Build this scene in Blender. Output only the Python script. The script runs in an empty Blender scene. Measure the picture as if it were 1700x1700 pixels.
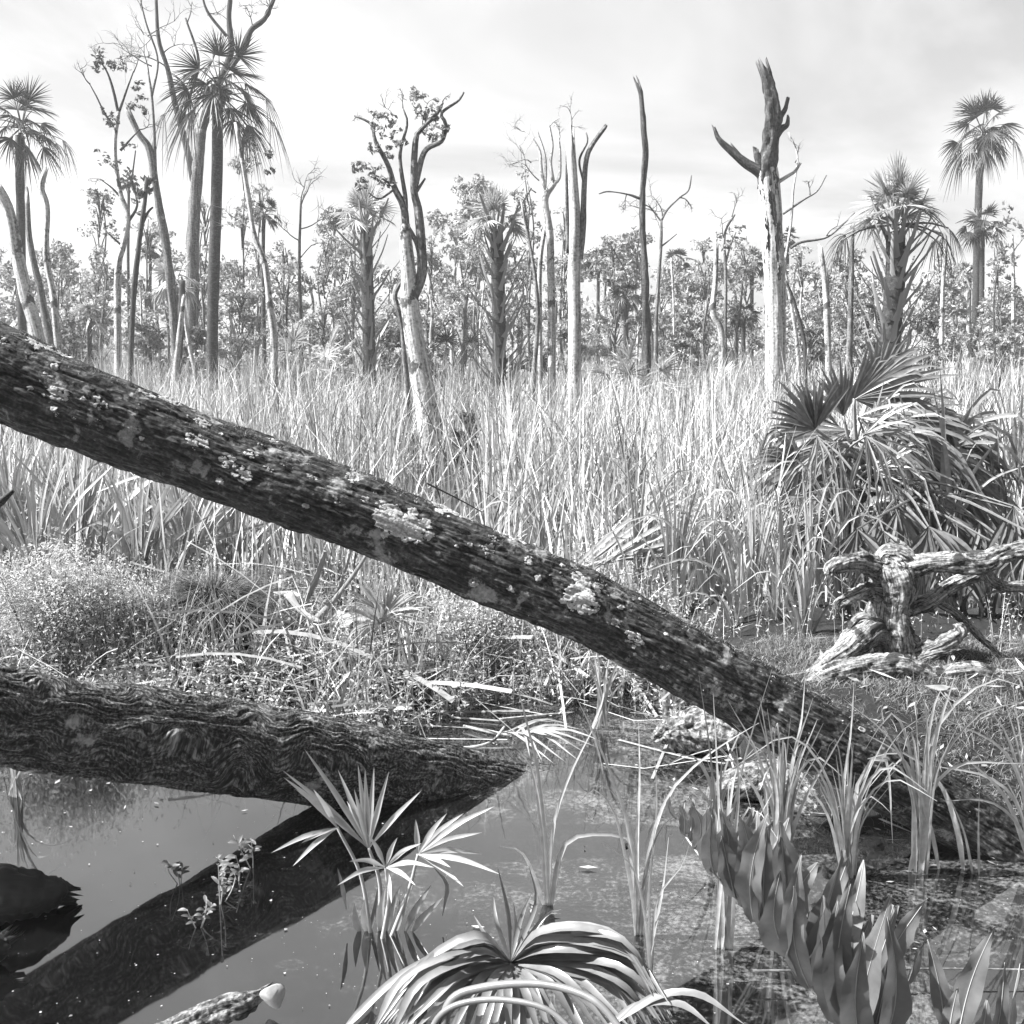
import bpy, math, random
import numpy as np
from mathutils import Vector, Matrix

# ------------------------------------------------------------------ camera, sky, sun, exposure
SC = bpy.context.scene
COL = SC.collection
R = math.radians
H, PITCH, FPX = 1.70, R(8.7), 1823.0
cam_d = bpy.data.cameras.new('camera'); cam = bpy.data.objects.new('camera', cam_d); COL.objects.link(cam)
cam.location = (0, 0, H); cam.rotation_euler = (R(90) - PITCH, 0, 0)
cam_d.sensor_width = 36; cam_d.lens = 36 * FPX / 1700; cam_d.clip_start = 0.05; cam_d.clip_end = 2000
SC.camera = cam
SUN = Vector((-0.66, -0.09, 0.74)).normalized()
EL = math.asin(SUN.z); AZ = math.atan2(SUN.x, SUN.y)
world = bpy.data.worlds.new('World'); SC.world = world; world.use_nodes = True
nt = world.node_tree; nt.nodes.clear()
def wn(t, **k):
    n = nt.nodes.new(t)
    for a, b in k.items(): setattr(n, a, b)
    return n
sky = wn('ShaderNodeTexSky', sky_type='NISHITA'); sky.sun_disc = False
sky.sun_elevation = EL; sky.sun_rotation = AZ; sky.dust_density = 4.0; sky.air_density = 1.2
bw = wn('ShaderNodeRGBToBW'); nt.links.new(sky.outputs[0], bw.inputs[0])
tc = wn('ShaderNodeTexCoord')
sep = wn('ShaderNodeSeparateXYZ'); nt.links.new(tc.outputs['Generated'], sep.inputs[0])
def wm(op, a, b):
    n = wn('ShaderNodeMath', operation=op)
    for i, v in enumerate((a, b)):
        if isinstance(v, (int, float)): n.inputs[i].default_value = v
        else: nt.links.new(v, n.inputs[i])
    return n.outputs[0]
zz = wm('ADD', wm('MAXIMUM', sep.outputs[2], 0.0), 0.22)
cmb = wn('ShaderNodeCombineXYZ')
nt.links.new(wm('DIVIDE', sep.outputs[0], zz), cmb.inputs[0]); nt.links.new(wm('DIVIDE', sep.outputs[1], zz), cmb.inputs[1])
cn = wn('ShaderNodeTexNoise'); cn.inputs['Scale'].default_value = 0.9; cn.inputs['Detail'].default_value = 6; cn.inputs['Roughness'].default_value = 0.55
cn.inputs['Distortion'].default_value = 0.6
nt.links.new(cmb.outputs[0], cn.inputs['Vector'])
mr = wn('ShaderNodeMapRange'); mr.inputs['From Min'].default_value = 0.40; mr.inputs['From Max'].default_value = 0.70
mr.inputs['To Min'].default_value = 0.0; mr.inputs['To Max'].default_value = 1.0
nt.links.new(cn.outputs['Fac'], mr.inputs['Value'])
cloud = wm('MULTIPLY', mr.outputs[0], 2.2)          # thin bright cloud over the clear sky
tot = wm('ADD', wm('MULTIPLY', bw.outputs[0], 0.92), cloud)
bg = wn('ShaderNodeBackground'); bg.inputs['Strength'].default_value = 0.052
nt.links.new(tot, bg.inputs['Color'])
wo = wn('ShaderNodeOutputWorld'); nt.links.new(bg.outputs[0], wo.inputs[0])
sd = bpy.data.lights.new('sun', 'SUN'); sd.energy = 5.0; sd.angle = R(0.5); sd.color = (1, 1, 1)
so = bpy.data.objects.new('sun', sd); COL.objects.link(so); so.rotation_euler = SUN.to_track_quat('Z', 'Y').to_euler()
SC.view_settings.view_transform = 'Standard'; SC.view_settings.look = 'None'
SC.view_settings.exposure = 2.3; SC.view_settings.gamma = 1.0
SC.render.engine = 'CYCLES'
SC.cycles.max_bounces = 6; SC.cycles.diffuse_bounces = 1; SC.cycles.transmission_bounces = 4; SC.cycles.transparent_max_bounces = 4
SC.cycles.use_denoising = True

# ------------------------------------------------------------------ pixel -> place helpers (photo pixels, 1700 wide)
cp, sp_ = math.cos(PITCH), math.sin(PITCH)
def ray(px, py):
    u, v = px - 850.0, 850.0 - py
    return np.array([u, FPX * cp + v * sp_, -FPX * sp_ + v * cp])
def W(px, py, d):
    r = ray(px, py); return np.array([0, 0, H]) + r * (d / r[1])
def G(px, py, z=0.0):
    r = ray(px, py); return np.array([0, 0, H]) + r * ((z - H) / r[2])
def PX(n, d): return n * d / FPX                  # pixels -> metres at depth d

# ------------------------------------------------------------------ noise
def _h(ix, iy, iz):
    n = (ix.astype(np.int64) * 73856093) ^ (iy.astype(np.int64) * 19349663) ^ (iz.astype(np.int64) * 83492791)
    n = (n ^ (n >> 13)) & 0x7fffffff
    n = (n * (n * n % 2147483647 * 15731 % 2147483647 + 789221) + 1376312589) & 0x7fffffff
    return n / 1073741824.0 - 1.0
def vnoise(p):
    p = np.asarray(p, float); f = np.floor(p); w = p - f; w = w * w * (3 - 2 * w); i = f.astype(np.int64)
    out = 0
    for dx in (0, 1):
        wx = w[:, 0] if dx else 1 - w[:, 0]
        for dy in (0, 1):
            wy = w[:, 1] if dy else 1 - w[:, 1]
            for dz in (0, 1):
                wz = w[:, 2] if dz else 1 - w[:, 2]
                out = out + wx * wy * wz * _h(i[:, 0] + dx, i[:, 1] + dy, i[:, 2] + dz)
    return out
def fbm(p, o=4, g=0.5):
    p = np.asarray(p, float); a, s = 1.0, 0.0
    for k in range(o):
        s = s + a * vnoise(p + 17.3 * k); p = p * 2.03; a *= g
    return s
def unit(v):
    v = np.asarray(v, float); return v / (np.linalg.norm(v, axis=-1, keepdims=True) + 1e-12)

# ------------------------------------------------------------------ mesh helpers
ORG = {}
def mesh(name, V, Q, mat, T=None, smooth=True, attr=None):
    V = np.asarray(V, np.float32).reshape(-1, 3)
    me = bpy.data.meshes.new(name)
    Q = np.asarray(Q if Q is not None and len(Q) else np.zeros((0, 4)), np.int32).reshape(-1, 4)
    T = np.asarray(T if T is not None and len(T) else np.zeros((0, 3)), np.int32).reshape(-1, 3)
    me.vertices.add(len(V)); me.vertices.foreach_set('co', V.ravel())
    nl = Q.size + T.size
    me.loops.add(nl); me.loops.foreach_set('vertex_index', np.concatenate([Q.ravel(), T.ravel()]))
    me.polygons.add(len(Q) + len(T))
    st = np.concatenate([np.arange(len(Q)) * 4, Q.size + np.arange(len(T)) * 3]).astype(np.int32)
    me.polygons.foreach_set('loop_start', st)
    me.polygons.foreach_set('use_smooth', np.full(len(Q) + len(T), smooth))
    if attr is not None:
        a = me.attributes.new('bco', 'FLOAT_VECTOR', 'POINT'); a.data.foreach_set('vector', np.asarray(attr, np.float32).ravel())
    me.update(); me.validate()
    if mat is not None: me.materials.append(mat)
    return me
def link(name, me, parent=None):
    o = bpy.data.objects.new(name, me); COL.objects.link(o)
    if parent is not None: o.parent = parent
    return o
def tag(o, label=None, cat=None, group=None, kind=None):
    if label: o['label'] = label
    if cat: o['category'] = cat
    if group: o['group'] = group
    if kind: o['kind'] = kind
    return o
def thing(name, label, cat, loc, group=None):
    o = bpy.data.objects.new(name, None); COL.objects.link(o); o.empty_display_size = 0.1
    o.location = tuple(float(c) for c in loc); ORG[o.name] = np.array(loc, float)
    return tag(o, label, cat, group)
def part(name, geo, mat, parent, smooth=True):
    """geo in world space = (V, Q, T, attr); made local to the thing at the root"""
    V, Q, T, A = (list(geo) + [None, None])[:4]
    root = parent
    while root.parent: root = root.parent
    o = link(name, mesh(name, np.asarray(V) - ORG[root.name], Q, mat, T, smooth, A), parent)
    return o
def solo(name, geo, mat, base, label=None, cat=None, group=None, kind=None, smooth=True):
    V, Q, T, A = (list(geo) + [None, None])[:4]
    base = np.asarray(base, float)
    o = link(name, mesh(name, np.asarray(V) - base, Q, mat, T, smooth, A)); o.location = tuple(float(c) for c in base)
    ORG[o.name] = base
    return tag(o, label, cat, group, kind)
class Acc:
    def __init__(s): s.V, s.Q, s.T, s.A, s.n = [], [], [], [], 0
    def add(s, geo):
        V, Q, T, A = (list(geo) + [None, None])[:4]
        V = np.asarray(V, float).reshape(-1, 3)
        s.V.append(V)
        if Q is not None and len(Q): s.Q.append(np.asarray(Q) + s.n)
        if T is not None and len(T): s.T.append(np.asarray(T) + s.n)
        s.A.append(np.zeros_like(V) if A is None else A); s.n += len(V); return s
    def geo(s):
        return (np.concatenate(s.V) if s.V else np.zeros((0, 3)), np.concatenate(s.Q) if s.Q else None,
                np.concatenate(s.T) if s.T else None, np.concatenate(s.A) if s.A else None)

def spline(P, n):
    P = np.asarray(P, float)
    if len(P) == 2:
        t = np.linspace(0, 1, n)[:, None]; return P[0] * (1 - t) + P[1] * t
    Q = np.vstack([2 * P[0] - P[1], P, 2 * P[-1] - P[-2]])
    L = np.concatenate([[0], np.cumsum(np.linalg.norm(np.diff(P[:, :3], axis=0), axis=1))])
    s = np.linspace(0, L[-1], n); k = np.clip(np.searchsorted(L, s, 'right') - 1, 0, len(P) - 2)
    t = ((s - L[k]) / np.maximum(L[k + 1] - L[k], 1e-9))[:, None]
    a, b, c, d = Q[k], Q[k + 1], Q[k + 2], Q[k + 3]
    return 0.5 * (2 * b + (c - a) * t + (2 * a - 5 * b + 4 * c - d) * t**2 + (3 * b - a - 3 * c + d) * t**3)
def frames(C):
    T = unit(np.gradient(C, axis=0)); n = len(C)
    ref = np.array([0, -1.0, 0]) if abs(T[0][1]) < 0.9 else np.array([1.0, 0, 0])
    N = np.zeros_like(C); v = unit(ref - T[0] * ref.dot(T[0]))
    for i in range(n):
        v = v - T[i] * v.dot(T[i]); v = v / (np.linalg.norm(v) + 1e-12); N[i] = v
    return T, N, np.cross(T, N)
def tube(P, r, ns=8, n=None, disp=None, ragged=0.0, seed=0, rough=0.0, rough_f=6.0, awarp=None):
    """P (k,3) control points, r radii per control point; base first"""
    P = np.asarray(P, float); r = np.broadcast_to(np.asarray(r, float), (len(P),))
    if n is None: n = max(4, 3 * len(P))
    PR = spline(np.hstack([P, r[:, None]]), n); C, rr = PR[:, :3], np.maximum(PR[:, 3], 1e-4)
    T, N, B = frames(C)
    s = np.concatenate([[0], np.cumsum(np.linalg.norm(np.diff(C, axis=0), axis=1))])
    th = np.linspace(0, 2 * np.pi, ns, endpoint=False)
    S, TH = np.meshgrid(s, th, indexing='ij')
    dirv = np.cos(TH)[..., None] * N[:, None] + np.sin(TH)[..., None] * B[:, None]
    Rr = np.repeat(rr[:, None], ns, 1)
    A = np.stack([S, np.cos(TH) * Rr, np.sin(TH) * Rr], -1)
    if rough:
        Rr = Rr * (1 + rough * fbm((A * rough_f / np.array([1, .35, .35]) * np.array([.5, 1, 1])).reshape(-1, 3) + seed * 9.1, 3).reshape(Rr.shape))
    if awarp is not None: tw_ = TH + awarp(S, TH) / Rr; A = np.stack([S, np.cos(tw_) * Rr, np.sin(tw_) * Rr], -1)
    if disp is not None: Rr = Rr + disp(S, TH, Rr)
    V = C[:, None] + dirv * Rr[..., None]
    if ragged:
        g = np.random.default_rng(seed + 5)
        V[-1] += T[-1] * (g.random(ns)[:, None] * ragged * 1.0)
        if n > 3: V[-2] += T[-2] * (g.random(ns)[:, None] - .5) * ragged * .3
    i = np.arange(n - 1)[:, None] * ns + np.arange(ns); j = np.arange(n - 1)[:, None] * ns + (np.arange(ns) + 1) % ns
    Q = np.stack([i, j, j + ns, i + ns], -1).reshape(-1, 4)
    V = V.reshape(-1, 3); A = A.reshape(-1, 3)
    top = len(V); V = np.vstack([V, C[-1] - T[-1] * (rr[-1] * (1.5 if ragged else -0.15)), C[0]]); A = np.vstack([A, A[-1], A[0]])
    e = (n - 1) * ns
    T3 = [(e + k, e + (k + 1) % ns, top) for k in range(ns)] + [((k + 1) % ns, k, top + 1) for k in range(ns)]
    return V, Q, np.array(T3), A

def ribbon(P, w, n=7, fold=0.35, up=None, prof=None, seed=0):
    """folded leaf strip along P; w half width; returns V, Q"""
    C = spline(P, n); T, _, _ = frames(C)
    up = np.array([0, -0.5, 0.9]) if up is None else np.asarray(up, float)
    sd_ = unit(np.cross(T, up) + 1e-6); nr = np.cross(sd_, T)
    t = np.linspace(0, 1, n)
    pr = (np.clip(t / 0.35, 0.25, 1) * np.clip((1 - t) / 0.5, 0.0, 1) ** 0.75) if prof is None else prof(t)
    ww = (w * pr + 1e-4)[:, None]
    a = C + sd_ * ww + nr * ww * fold; b = C - sd_ * ww + nr * ww * fold
    V = np.stack([a, C, b], 1).reshape(-1, 3)
    i = np.arange(n - 1) * 3
    Q = np.concatenate([np.stack([i, i + 1, i + 4, i + 3], -1), np.stack([i + 1, i + 2, i + 5, i + 4], -1)])
    return V, Q
def blades(base, hgt, wid, lean, az, bend, seg=4, face=None, rng=None, kink=None):
    """many blades at once. base (n,3); lean/bend fractions along direction az"""
    n = len(base); t = np.linspace(0, 1, seg + 1)
    d = np.stack([np.cos(az), np.sin(az), np.zeros(n)], -1)
    ho = (lean[:, None] * t + bend[:, None] * t**2.2) * hgt[:, None]
    vz = np.sqrt(np.maximum(0.03, 1 - (lean[:, None] + bend[:, None] * t * .9) ** 2)) * hgt[:, None] / seg
    z = np.cumsum(vz, 1) - vz[:, :1]; 
    z = z - np.maximum(0, bend[:, None] - .55) * hgt[:, None] * t**3 * .9
    C = base[:, None] + d[:, None] * ho[..., None]; C[..., 2] += z
    f = rng.uniform(0, np.pi, n) if face is None else face
    sv = np.stack([np.cos(f), np.sin(f), np.zeros(n)], -1)
    w = wid[:, None] * (1 - 0.93 * t**1.7)
    V = np.stack([C + sv[:, None] * w[..., None] / 2, C - sv[:, None] * w[..., None] / 2], 2).reshape(-1, 3)
    k = np.arange(n)[:, None] * (2 * (seg + 1)) + np.arange(seg) * 2
    Q = np.stack([k, k + 1, k + 3, k + 2], -1).reshape(-1, 4)
    return V, Q
def leaves(C, size, rng, aspect=0.5, flat=0.0):
    """diamond leaves, one quad each"""
    n = len(C); a = unit(rng.normal(size=(n, 3)) * np.array([1, 1, 1 - flat])); b = unit(np.cross(a, rng.normal(size=(n, 3))))
    s = (size * rng.uniform(.6, 1.35, n))[:, None] if np.isscalar(size) else size[:, None]
    nn = np.cross(a, b) * s * .12
    V = np.stack([C - a * s * .5, C + b * s * aspect * .5 + nn, C + a * s * .5, C - b * s * aspect * .5 + nn], 1).reshape(-1, 3)
    return V, np.arange(4 * n).reshape(-1, 4)
def clump_pts(centers, rad, per, rng, squash=0.8):
    out = []
    for c, r in zip(centers, rad):
        n = max(3, int(per)); p = rng.normal(size=(n, 3)); p = unit(p) * (rng.random((n, 1)) ** 0.45)
        out.append(np.asarray(c) + p * r * np.array([1, 1, squash]))
    return np.concatenate(out)

# ------------------------------------------------------------------ materials (grey film tones)
def mat_base(name):
    m = bpy.data.materials.new(name); m.use_nodes = True; t = m.node_tree; t.nodes.clear()
    o = t.nodes.new('ShaderNodeOutputMaterial'); return m, t, o
def N_(t, ty, inputs=None, **k):
    n = t.nodes.new(ty)
    for a, b in k.items(): setattr(n, a, b)
    for a, b in (inputs or {}).items():
        if hasattr(b, 'is_output') or isinstance(b, bpy.types.NodeSocket): t.links.new(b, n.inputs[a])
        else: n.inputs[a].default_value = b
    return n
def ramp(t, fac, stops):
    n = t.nodes.new('ShaderNodeValToRGB'); e = n.color_ramp.elements
    while len(e) < len(stops): e.new(0.5)
    for x, (p, v) in zip(e, stops): x.position = p; x.color = (v, v, v, 1)
    t.links.new(fac, n.inputs[0]); return n.outputs[0]
def leaf_mat(name, lo, hi, trans=0.35, rough=0.5, spec=0.3, nscale=30, tvar=True):
    m, t, o = mat_base(name)
    g = N_(t, 'ShaderNodeNewGeometry')
    tcn = N_(t, 'ShaderNodeTexCoord')
    no = N_(t, 'ShaderNodeTexNoise', {'Scale': nscale, 'Detail': 2.0}); t.links.new(tcn.outputs['Object'], no.inputs['Vector'])
    mx = N_(t, 'ShaderNodeMath', {0: g.outputs['Random Per Island'], 1: no.outputs['Fac']}, operation='MULTIPLY_ADD'); mx.inputs[2].default_value = 0
    ad = N_(t, 'ShaderNodeMath', {0: g.outputs['Random Per Island'], 1: no.outputs['Fac']}, operation='ADD')
    hf = N_(t, 'ShaderNodeMath', {0: ad.outputs[0], 1: 0.5}, operation='MULTIPLY')
    c = ramp(t, hf.outputs[0], [(0.18, lo), (0.55, (lo + hi) / 2), (0.85, hi)])
    p = N_(t, 'ShaderNodeBsdfPrincipled', {'Base Color': c, 'Roughness': rough, 'Specular IOR Level': spec})
    if trans > 0:
        tr = N_(t, 'ShaderNodeBsdfTranslucent', {'Color': c})
        x = N_(t, 'ShaderNodeMixShader', {0: trans, 1: p.outputs[0], 2: tr.outputs[0]}); t.links.new(x.outputs[0], o.inputs[0])
    else: t.links.new(p.outputs[0], o.inputs[0])
    return m
def bark_mat(name, stops, along=6, across=60, bump=0.4, dist=0.01, rough=0.85, patch=None, fine=260, fw=0.35):
    """stretched bark grain in trunk coordinates (attribute bco: along, around)"""
    m, t, o = mat_base(name)
    at = N_(t, 'ShaderNodeAttribute', attribute_name='bco')
    mp = N_(t, 'ShaderNodeMapping', {'Vector': at.outputs['Vector'], 'Scale': (along, across, across)})
    n1 = N_(t, 'ShaderNodeTexNoise', {'Vector': mp.outputs[0], 'Scale': 1.0, 'Detail': 6.0, 'Roughness': 0.62, 'Distortion': 0.5})
    n2 = N_(t, 'ShaderNodeTexNoise', {'Vector': at.outputs['Vector'], 'Scale': fine / 10.0, 'Detail': 5.0})
    f = N_(t, 'ShaderNodeMath', {0: n1.outputs['Fac'], 1: 1 - fw}, operation='MULTIPLY')
    f2 = N_(t, 'ShaderNodeMath', {0: n2.outputs['Fac'], 1: fw}, operation='MULTIPLY')
    fa = N_(t, 'ShaderNodeMath', {0: f.outputs[0], 1: f2.outputs[0]}, operation='ADD')
    c = ramp(t, fa.outputs[0], stops)
    if patch:
        n3 = N_(t, 'ShaderNodeTexNoise', {'Vector': at.outputs['Vector'], 'Scale': patch[0], 'Detail': 7.0, 'Roughness': 0.65})
        pf = ramp(t, n3.outputs['Fac'], [(patch[1], 0.0), (patch[1] + patch[3], 1.0)])
        mxc = N_(t, 'ShaderNodeMix', data_type='RGBA'); t.links.new(pf, mxc.inputs[0]); t.links.new(c, mxc.inputs[6])
        pc = ramp(t, n2.outputs['Fac'], [(0.35, patch[2] * 0.55), (0.65, patch[2])]); t.links.new(pc, mxc.inputs[7]); c = mxc.outputs[2]
    b = N_(t, 'ShaderNodeBump', {'Height': fa.outputs[0], 'Strength': bump, 'Distance': dist})
    p = N_(t, 'ShaderNodeBsdfPrincipled', {'Base Color': c, 'Roughness': rough, 'Specular IOR Level': 0.2, 'Normal': b.outputs[0]})
    t.links.new(p.outputs[0], o.inputs[0]); return m
def plain_mat(name, lo, hi, scale=12, rough=0.9, bump=0.3, dist=0.02, detail=8):
    m, t, o = mat_base(name)
    tcn = N_(t, 'ShaderNodeTexCoord')
    n1 = N_(t, 'ShaderNodeTexNoise', {'Scale': scale, 'Detail': detail, 'Roughness': 0.65}); t.links.new(tcn.outputs['Object'], n1.inputs['Vector'])
    c = ramp(t, n1.outputs['Fac'], [(0.3, lo), (0.7, hi)])
    b = N_(t, 'ShaderNodeBump', {'Height': n1.outputs['Fac'], 'Strength': bump, 'Distance': dist})
    p = N_(t, 'ShaderNodeBsdfPrincipled', {'Base Color': c, 'Roughness': rough, 'Specular IOR Level': 0.15, 'Normal': b.outputs[0]})
    t.links.new(p.outputs[0], o.inputs[0]); return m

M = {}
M['log'] = bark_mat('dark_mossy_bark', [(0.39, 0.0015), (0.46, 0.009), (0.55, 0.034), (0.67, 0.11)], 16, 80, 1.0, 0.010, patch=(9.0, 0.57, 0.18, 0.05), fine=900)
M['lowlog'] = bark_mat('curly_bark', [(0.41, 0.002), (0.47, 0.014), (0.54, 0.055), (0.64, 0.19)], 14, 95, 1.0, 0.010, patch=(8.0, 0.60, 0.22, 0.06), fine=1100, fw=0.5)
M['blackwood'] = bark_mat('wet_black_wood', [(0.3, 0.004), (0.7, 0.02)], 6, 40, 0.6, 0.01, rough=0.6)
M['dead'] = bark_mat('bleached_wood', [(0.36, 0.05), (0.45, 0.20), (0.55, 0.36), (0.70, 0.52)], 1.4, 28, 1.0, 0.03, patch=(3.5, 0.56, 0.07, 0.04))
M['snag'] = bark_mat('peeling_snag', [(0.37, 0.03), (0.44, 0.18), (0.54, 0.34), (0.70, 0.48)], 0.8, 26, 0.7, 0.03)
M['barkdark'] = bark_mat('snag_bark_dark', [(0.36, 0.006), (0.5, 0.035), (0.68, 0.12)], 3, 24, 0.9, 0.04)
M['grey'] = bark_mat('grey_bark', [(0.36, 0.012), (0.46, 0.06), (0.56, 0.13), (0.68, 0.26)], 2.0, 26, 1.0, 0.03, patch=(4.0, 0.62, 0.30, 0.05))
M['dark'] = bark_mat('dark_bark', [(0.34, 0.008), (0.5, 0.03), (0.68, 0.08)], 2.0, 24, 0.6, 0.02)
M['palmtrunk'] = bark_mat('palm_trunk_bark', [(0.34, 0.006), (0.5, 0.022), (0.68, 0.07)], 26, 12, 0.6, 0.015)
M['root'] = bark_mat('weathered_root', [(0.38, 0.006), (0.45, 0.05), (0.53, 0.15), (0.64, 0.32)], 6, 120, 1.0, 0.014, fine=900, fw=0.3, patch=(14, 0.55, 0.03, 0.04))
M['rot'] = bark_mat('rotten_wood', [(0.38, 0.006), (0.47, 0.045), (0.57, 0.16), (0.70, 0.34)], 30, 60, 1.0, 0.015, fine=900)
M['boot'] = bark_mat('petiole_stub', [(0.3, 0.08), (0.5, 0.22), (0.7, 0.38)], 2, 30, 0.4, 0.01)
M['palm'] = leaf_mat('palm_leaf', 0.010, 0.038, 0.2, 0.5, 0.25)
M['palmyoung'] = leaf_mat('young_palm_leaf', 0.12, 0.38, 0.35, 0.42, 0.5)
M['palmdead'] = leaf_mat('dead_palm_leaf', 0.03, 0.20, 0.25, 0.7, 0.2)
M['petiole'] = leaf_mat('petiole', 0.14, 0.26, 0.0, 0.45, 0.5)
M['palmetto'] = leaf_mat('palmetto_leaf', 0.04, 0.20, 0.22, 0.34, 0.6)
M['seedling'] = leaf_mat('seedling_leaf', 0.14, 0.34, 0.35, 0.42, 0.5)
M['fern'] = leaf_mat('fern_leaf', 0.07, 0.14, 0.30, 0.5, 0.35, nscale=60)
M['midrib'] = leaf_mat('fern_midrib', 0.22, 0.28, 0.1, 0.5, 0.3)
M['reed'] = leaf_mat('reed_blades', 0.02, 0.60, 0.2, 0.6, 0.25, nscale=1.5)
M['reedfar'] = leaf_mat('reed_blades_far', 0.03, 0.58, 0.2, 0.6, 0.25, nscale=0.6)
M['sedge'] = leaf_mat('sedge_blade', 0.08, 0.46, 0.30, 0.5, 0.35)
M['straw'] = leaf_mat('straw_litter', 0.05, 0.34, 0.15, 0.8, 0.1)
M['weed'] = leaf_mat('weed_leaf', 0.05, 0.52, 0.35, 0.6, 0.25)
M['shrub'] = leaf_mat('feathery_shrub', 0.25, 0.52, 0.35, 0.6, 0.2)
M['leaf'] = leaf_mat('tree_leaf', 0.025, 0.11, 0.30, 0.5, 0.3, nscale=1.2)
M['leafmid'] = leaf_mat('thicket_leaf', 0.04, 0.36, 0.35, 0.55, 0.3, nscale=0.7)
M['leafpale'] = leaf_mat('pale_leaf', 0.14, 0.46, 0.35, 0.6, 0.25, nscale=0.7)
M['rootmat'] = leaf_mat('dark_root_fibre', 0.02, 0.10, 0.0, 0.8, 0.1)
M['moss'] = leaf_mat('moss_strands', 0.03, 0.26, 0.15, 0.8, 0.1)
M['soil'] = plain_mat('marsh_soil', 0.004, 0.02, 7.0, 0.95, 0.6, 0.03)
M['lichen'] = plain_mat('pale_lichen', 0.10, 0.36, 120, 0.95, 0.8, 0.004)
M['fungus'] = plain_mat('pale_leaf_disc', 0.12, 0.24, 30, 0.7, 0.2, 0.004)
M['duckweed'] = leaf_mat('floating_specks', 0.06, 0.35, 0.0, 0.7, 0.2)
def water_mat():
    m, t, o = mat_base('still_swamp_water')
    tcn = N_(t, 'ShaderNodeTexCoord')
    n1 = N_(t, 'ShaderNodeTexNoise', {'Scale': 2.2, 'Detail': 3.0}); t.links.new(tcn.outputs['Object'], n1.inputs['Vector'])
    n2 = N_(t, 'ShaderNodeTexNoise', {'Scale': 3.0, 'Detail': 9.0, 'Roughness': 0.7, 'Distortion': 1.2}); t.links.new(tcn.outputs['Object'], n2.inputs['Vector'])
    n3 = N_(t, 'ShaderNodeTexNoise', {'Scale': 60.0, 'Detail': 6.0, 'Roughness': 0.7}); t.links.new(tcn.outputs['Object'], n3.inputs['Vector'])
    film = N_(t, 'ShaderNodeMath', {0: n2.outputs['Fac'], 1: n3.outputs['Fac']}, operation='MULTIPLY')
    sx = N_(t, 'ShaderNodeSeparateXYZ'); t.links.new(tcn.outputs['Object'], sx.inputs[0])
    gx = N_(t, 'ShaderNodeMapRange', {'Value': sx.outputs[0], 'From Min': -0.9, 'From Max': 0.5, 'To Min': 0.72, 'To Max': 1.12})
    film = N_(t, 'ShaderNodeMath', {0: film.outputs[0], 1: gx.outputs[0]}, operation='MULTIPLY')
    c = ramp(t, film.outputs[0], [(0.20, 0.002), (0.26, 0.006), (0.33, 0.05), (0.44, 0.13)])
    b = N_(t, 'ShaderNodeBump', {'Height': n1.outputs['Fac'], 'Strength': 0.09, 'Distance': 0.02})
    b2 = N_(t, 'ShaderNodeBump', {'Height': n3.outputs['Fac'], 'Strength': 0.012, 'Distance': 0.001, 'Normal': b.outputs[0]})
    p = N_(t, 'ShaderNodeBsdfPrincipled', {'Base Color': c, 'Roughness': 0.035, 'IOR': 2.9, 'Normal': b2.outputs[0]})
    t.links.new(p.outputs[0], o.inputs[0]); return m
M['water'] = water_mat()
#==SETTING==
# ------------------------------------------------------------------ ground and water
BX = np.array([-60, -3, -0.55, -0.1, 0.55, 0.72, 0.95, 1.15, 2.6, 60.]); BY = np.array([4.9, 4.75, 4.62, 5.15, 5.15, 4.6, 3.95, 3.55, 3.42, 3.42])
def sstep(x): x = np.clip(x, 0, 1); return x * x * (3 - 2 * x)
def ground_z(x, y):
    x = np.asarray(x, float); y = np.asarray(y, float)
    yb = np.interp(x, BX, BY) + 0.10 * fbm(np.stack([x * 2.2, y * 0 + 3, x * 0], -1).reshape(-1, 3), 3).reshape(x.shape)
    z = -0.30 + 0.42 * sstep((y - yb + 0.45) / 1.0)
    near = sstep((2.05 - y) / 0.8); z = np.maximum(z, -0.30 + 0.55 * near)
    m = sstep((x - 0.75) / 0.45) * sstep((4.1 - x) / 1.0) * sstep((y - 3.35) / 1.0) * sstep((7.2 - y) / 1.8)
    z = z + 0.22 * m + m * 0.03 * fbm(np.stack([x * 4.5, y * 4.5, x * 0 + 7], -1).reshape(-1, 3), 3).reshape(x.shape)
    d = np.hypot(x, y)
    z = z + 0.03 * fbm(np.stack([x * 3, y * 3, x * 0], -1).reshape(-1, 3), 4).reshape(x.shape) * np.clip(12 / (d + 1), 0, 1)
    return z
def gz(x, y): return float(ground_z(np.array([x]), np.array([y]))[0])
xs = np.concatenate([-np.geomspace(280, 4.2, 40), np.linspace(-4.1, 4.1, 165), np.geomspace(4.2, 280, 40)])
ys = np.concatenate([-np.geomspace(60, 0.5, 14), np.linspace(-0.3, 8.5, 150), np.geomspace(8.7, 300, 50)])
X, Y = np.meshgrid(xs, ys, indexing='ij'); Z = ground_z(X, Y)
nx, ny = X.shape; idx = np.arange(nx * ny).reshape(nx, ny)
Q = np.stack([idx[:-1, :-1], idx[1:, :-1], idx[1:, 1:], idx[:-1, 1:]], -1).reshape(-1, 4)
solo('ground', (np.stack([X, Y, Z], -1).reshape(-1, 3), Q), M['soil'], (0, 0, 0), 'dark wet marsh soil under the reeds', kind='structure')
solo('water', (np.array([[-30, -3, 0], [30, -3, 0], [30, 8, 0], [-30, 8, 0.]]), [[0, 1, 2, 3]]), M['water'], (0, 0, 0), 'still dark swamp water reflecting the sky', kind='structure')
def on_ground(px, d):
    x = W(px, 800, d)[0]; return np.array([x, d, gz(x, d)])
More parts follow.
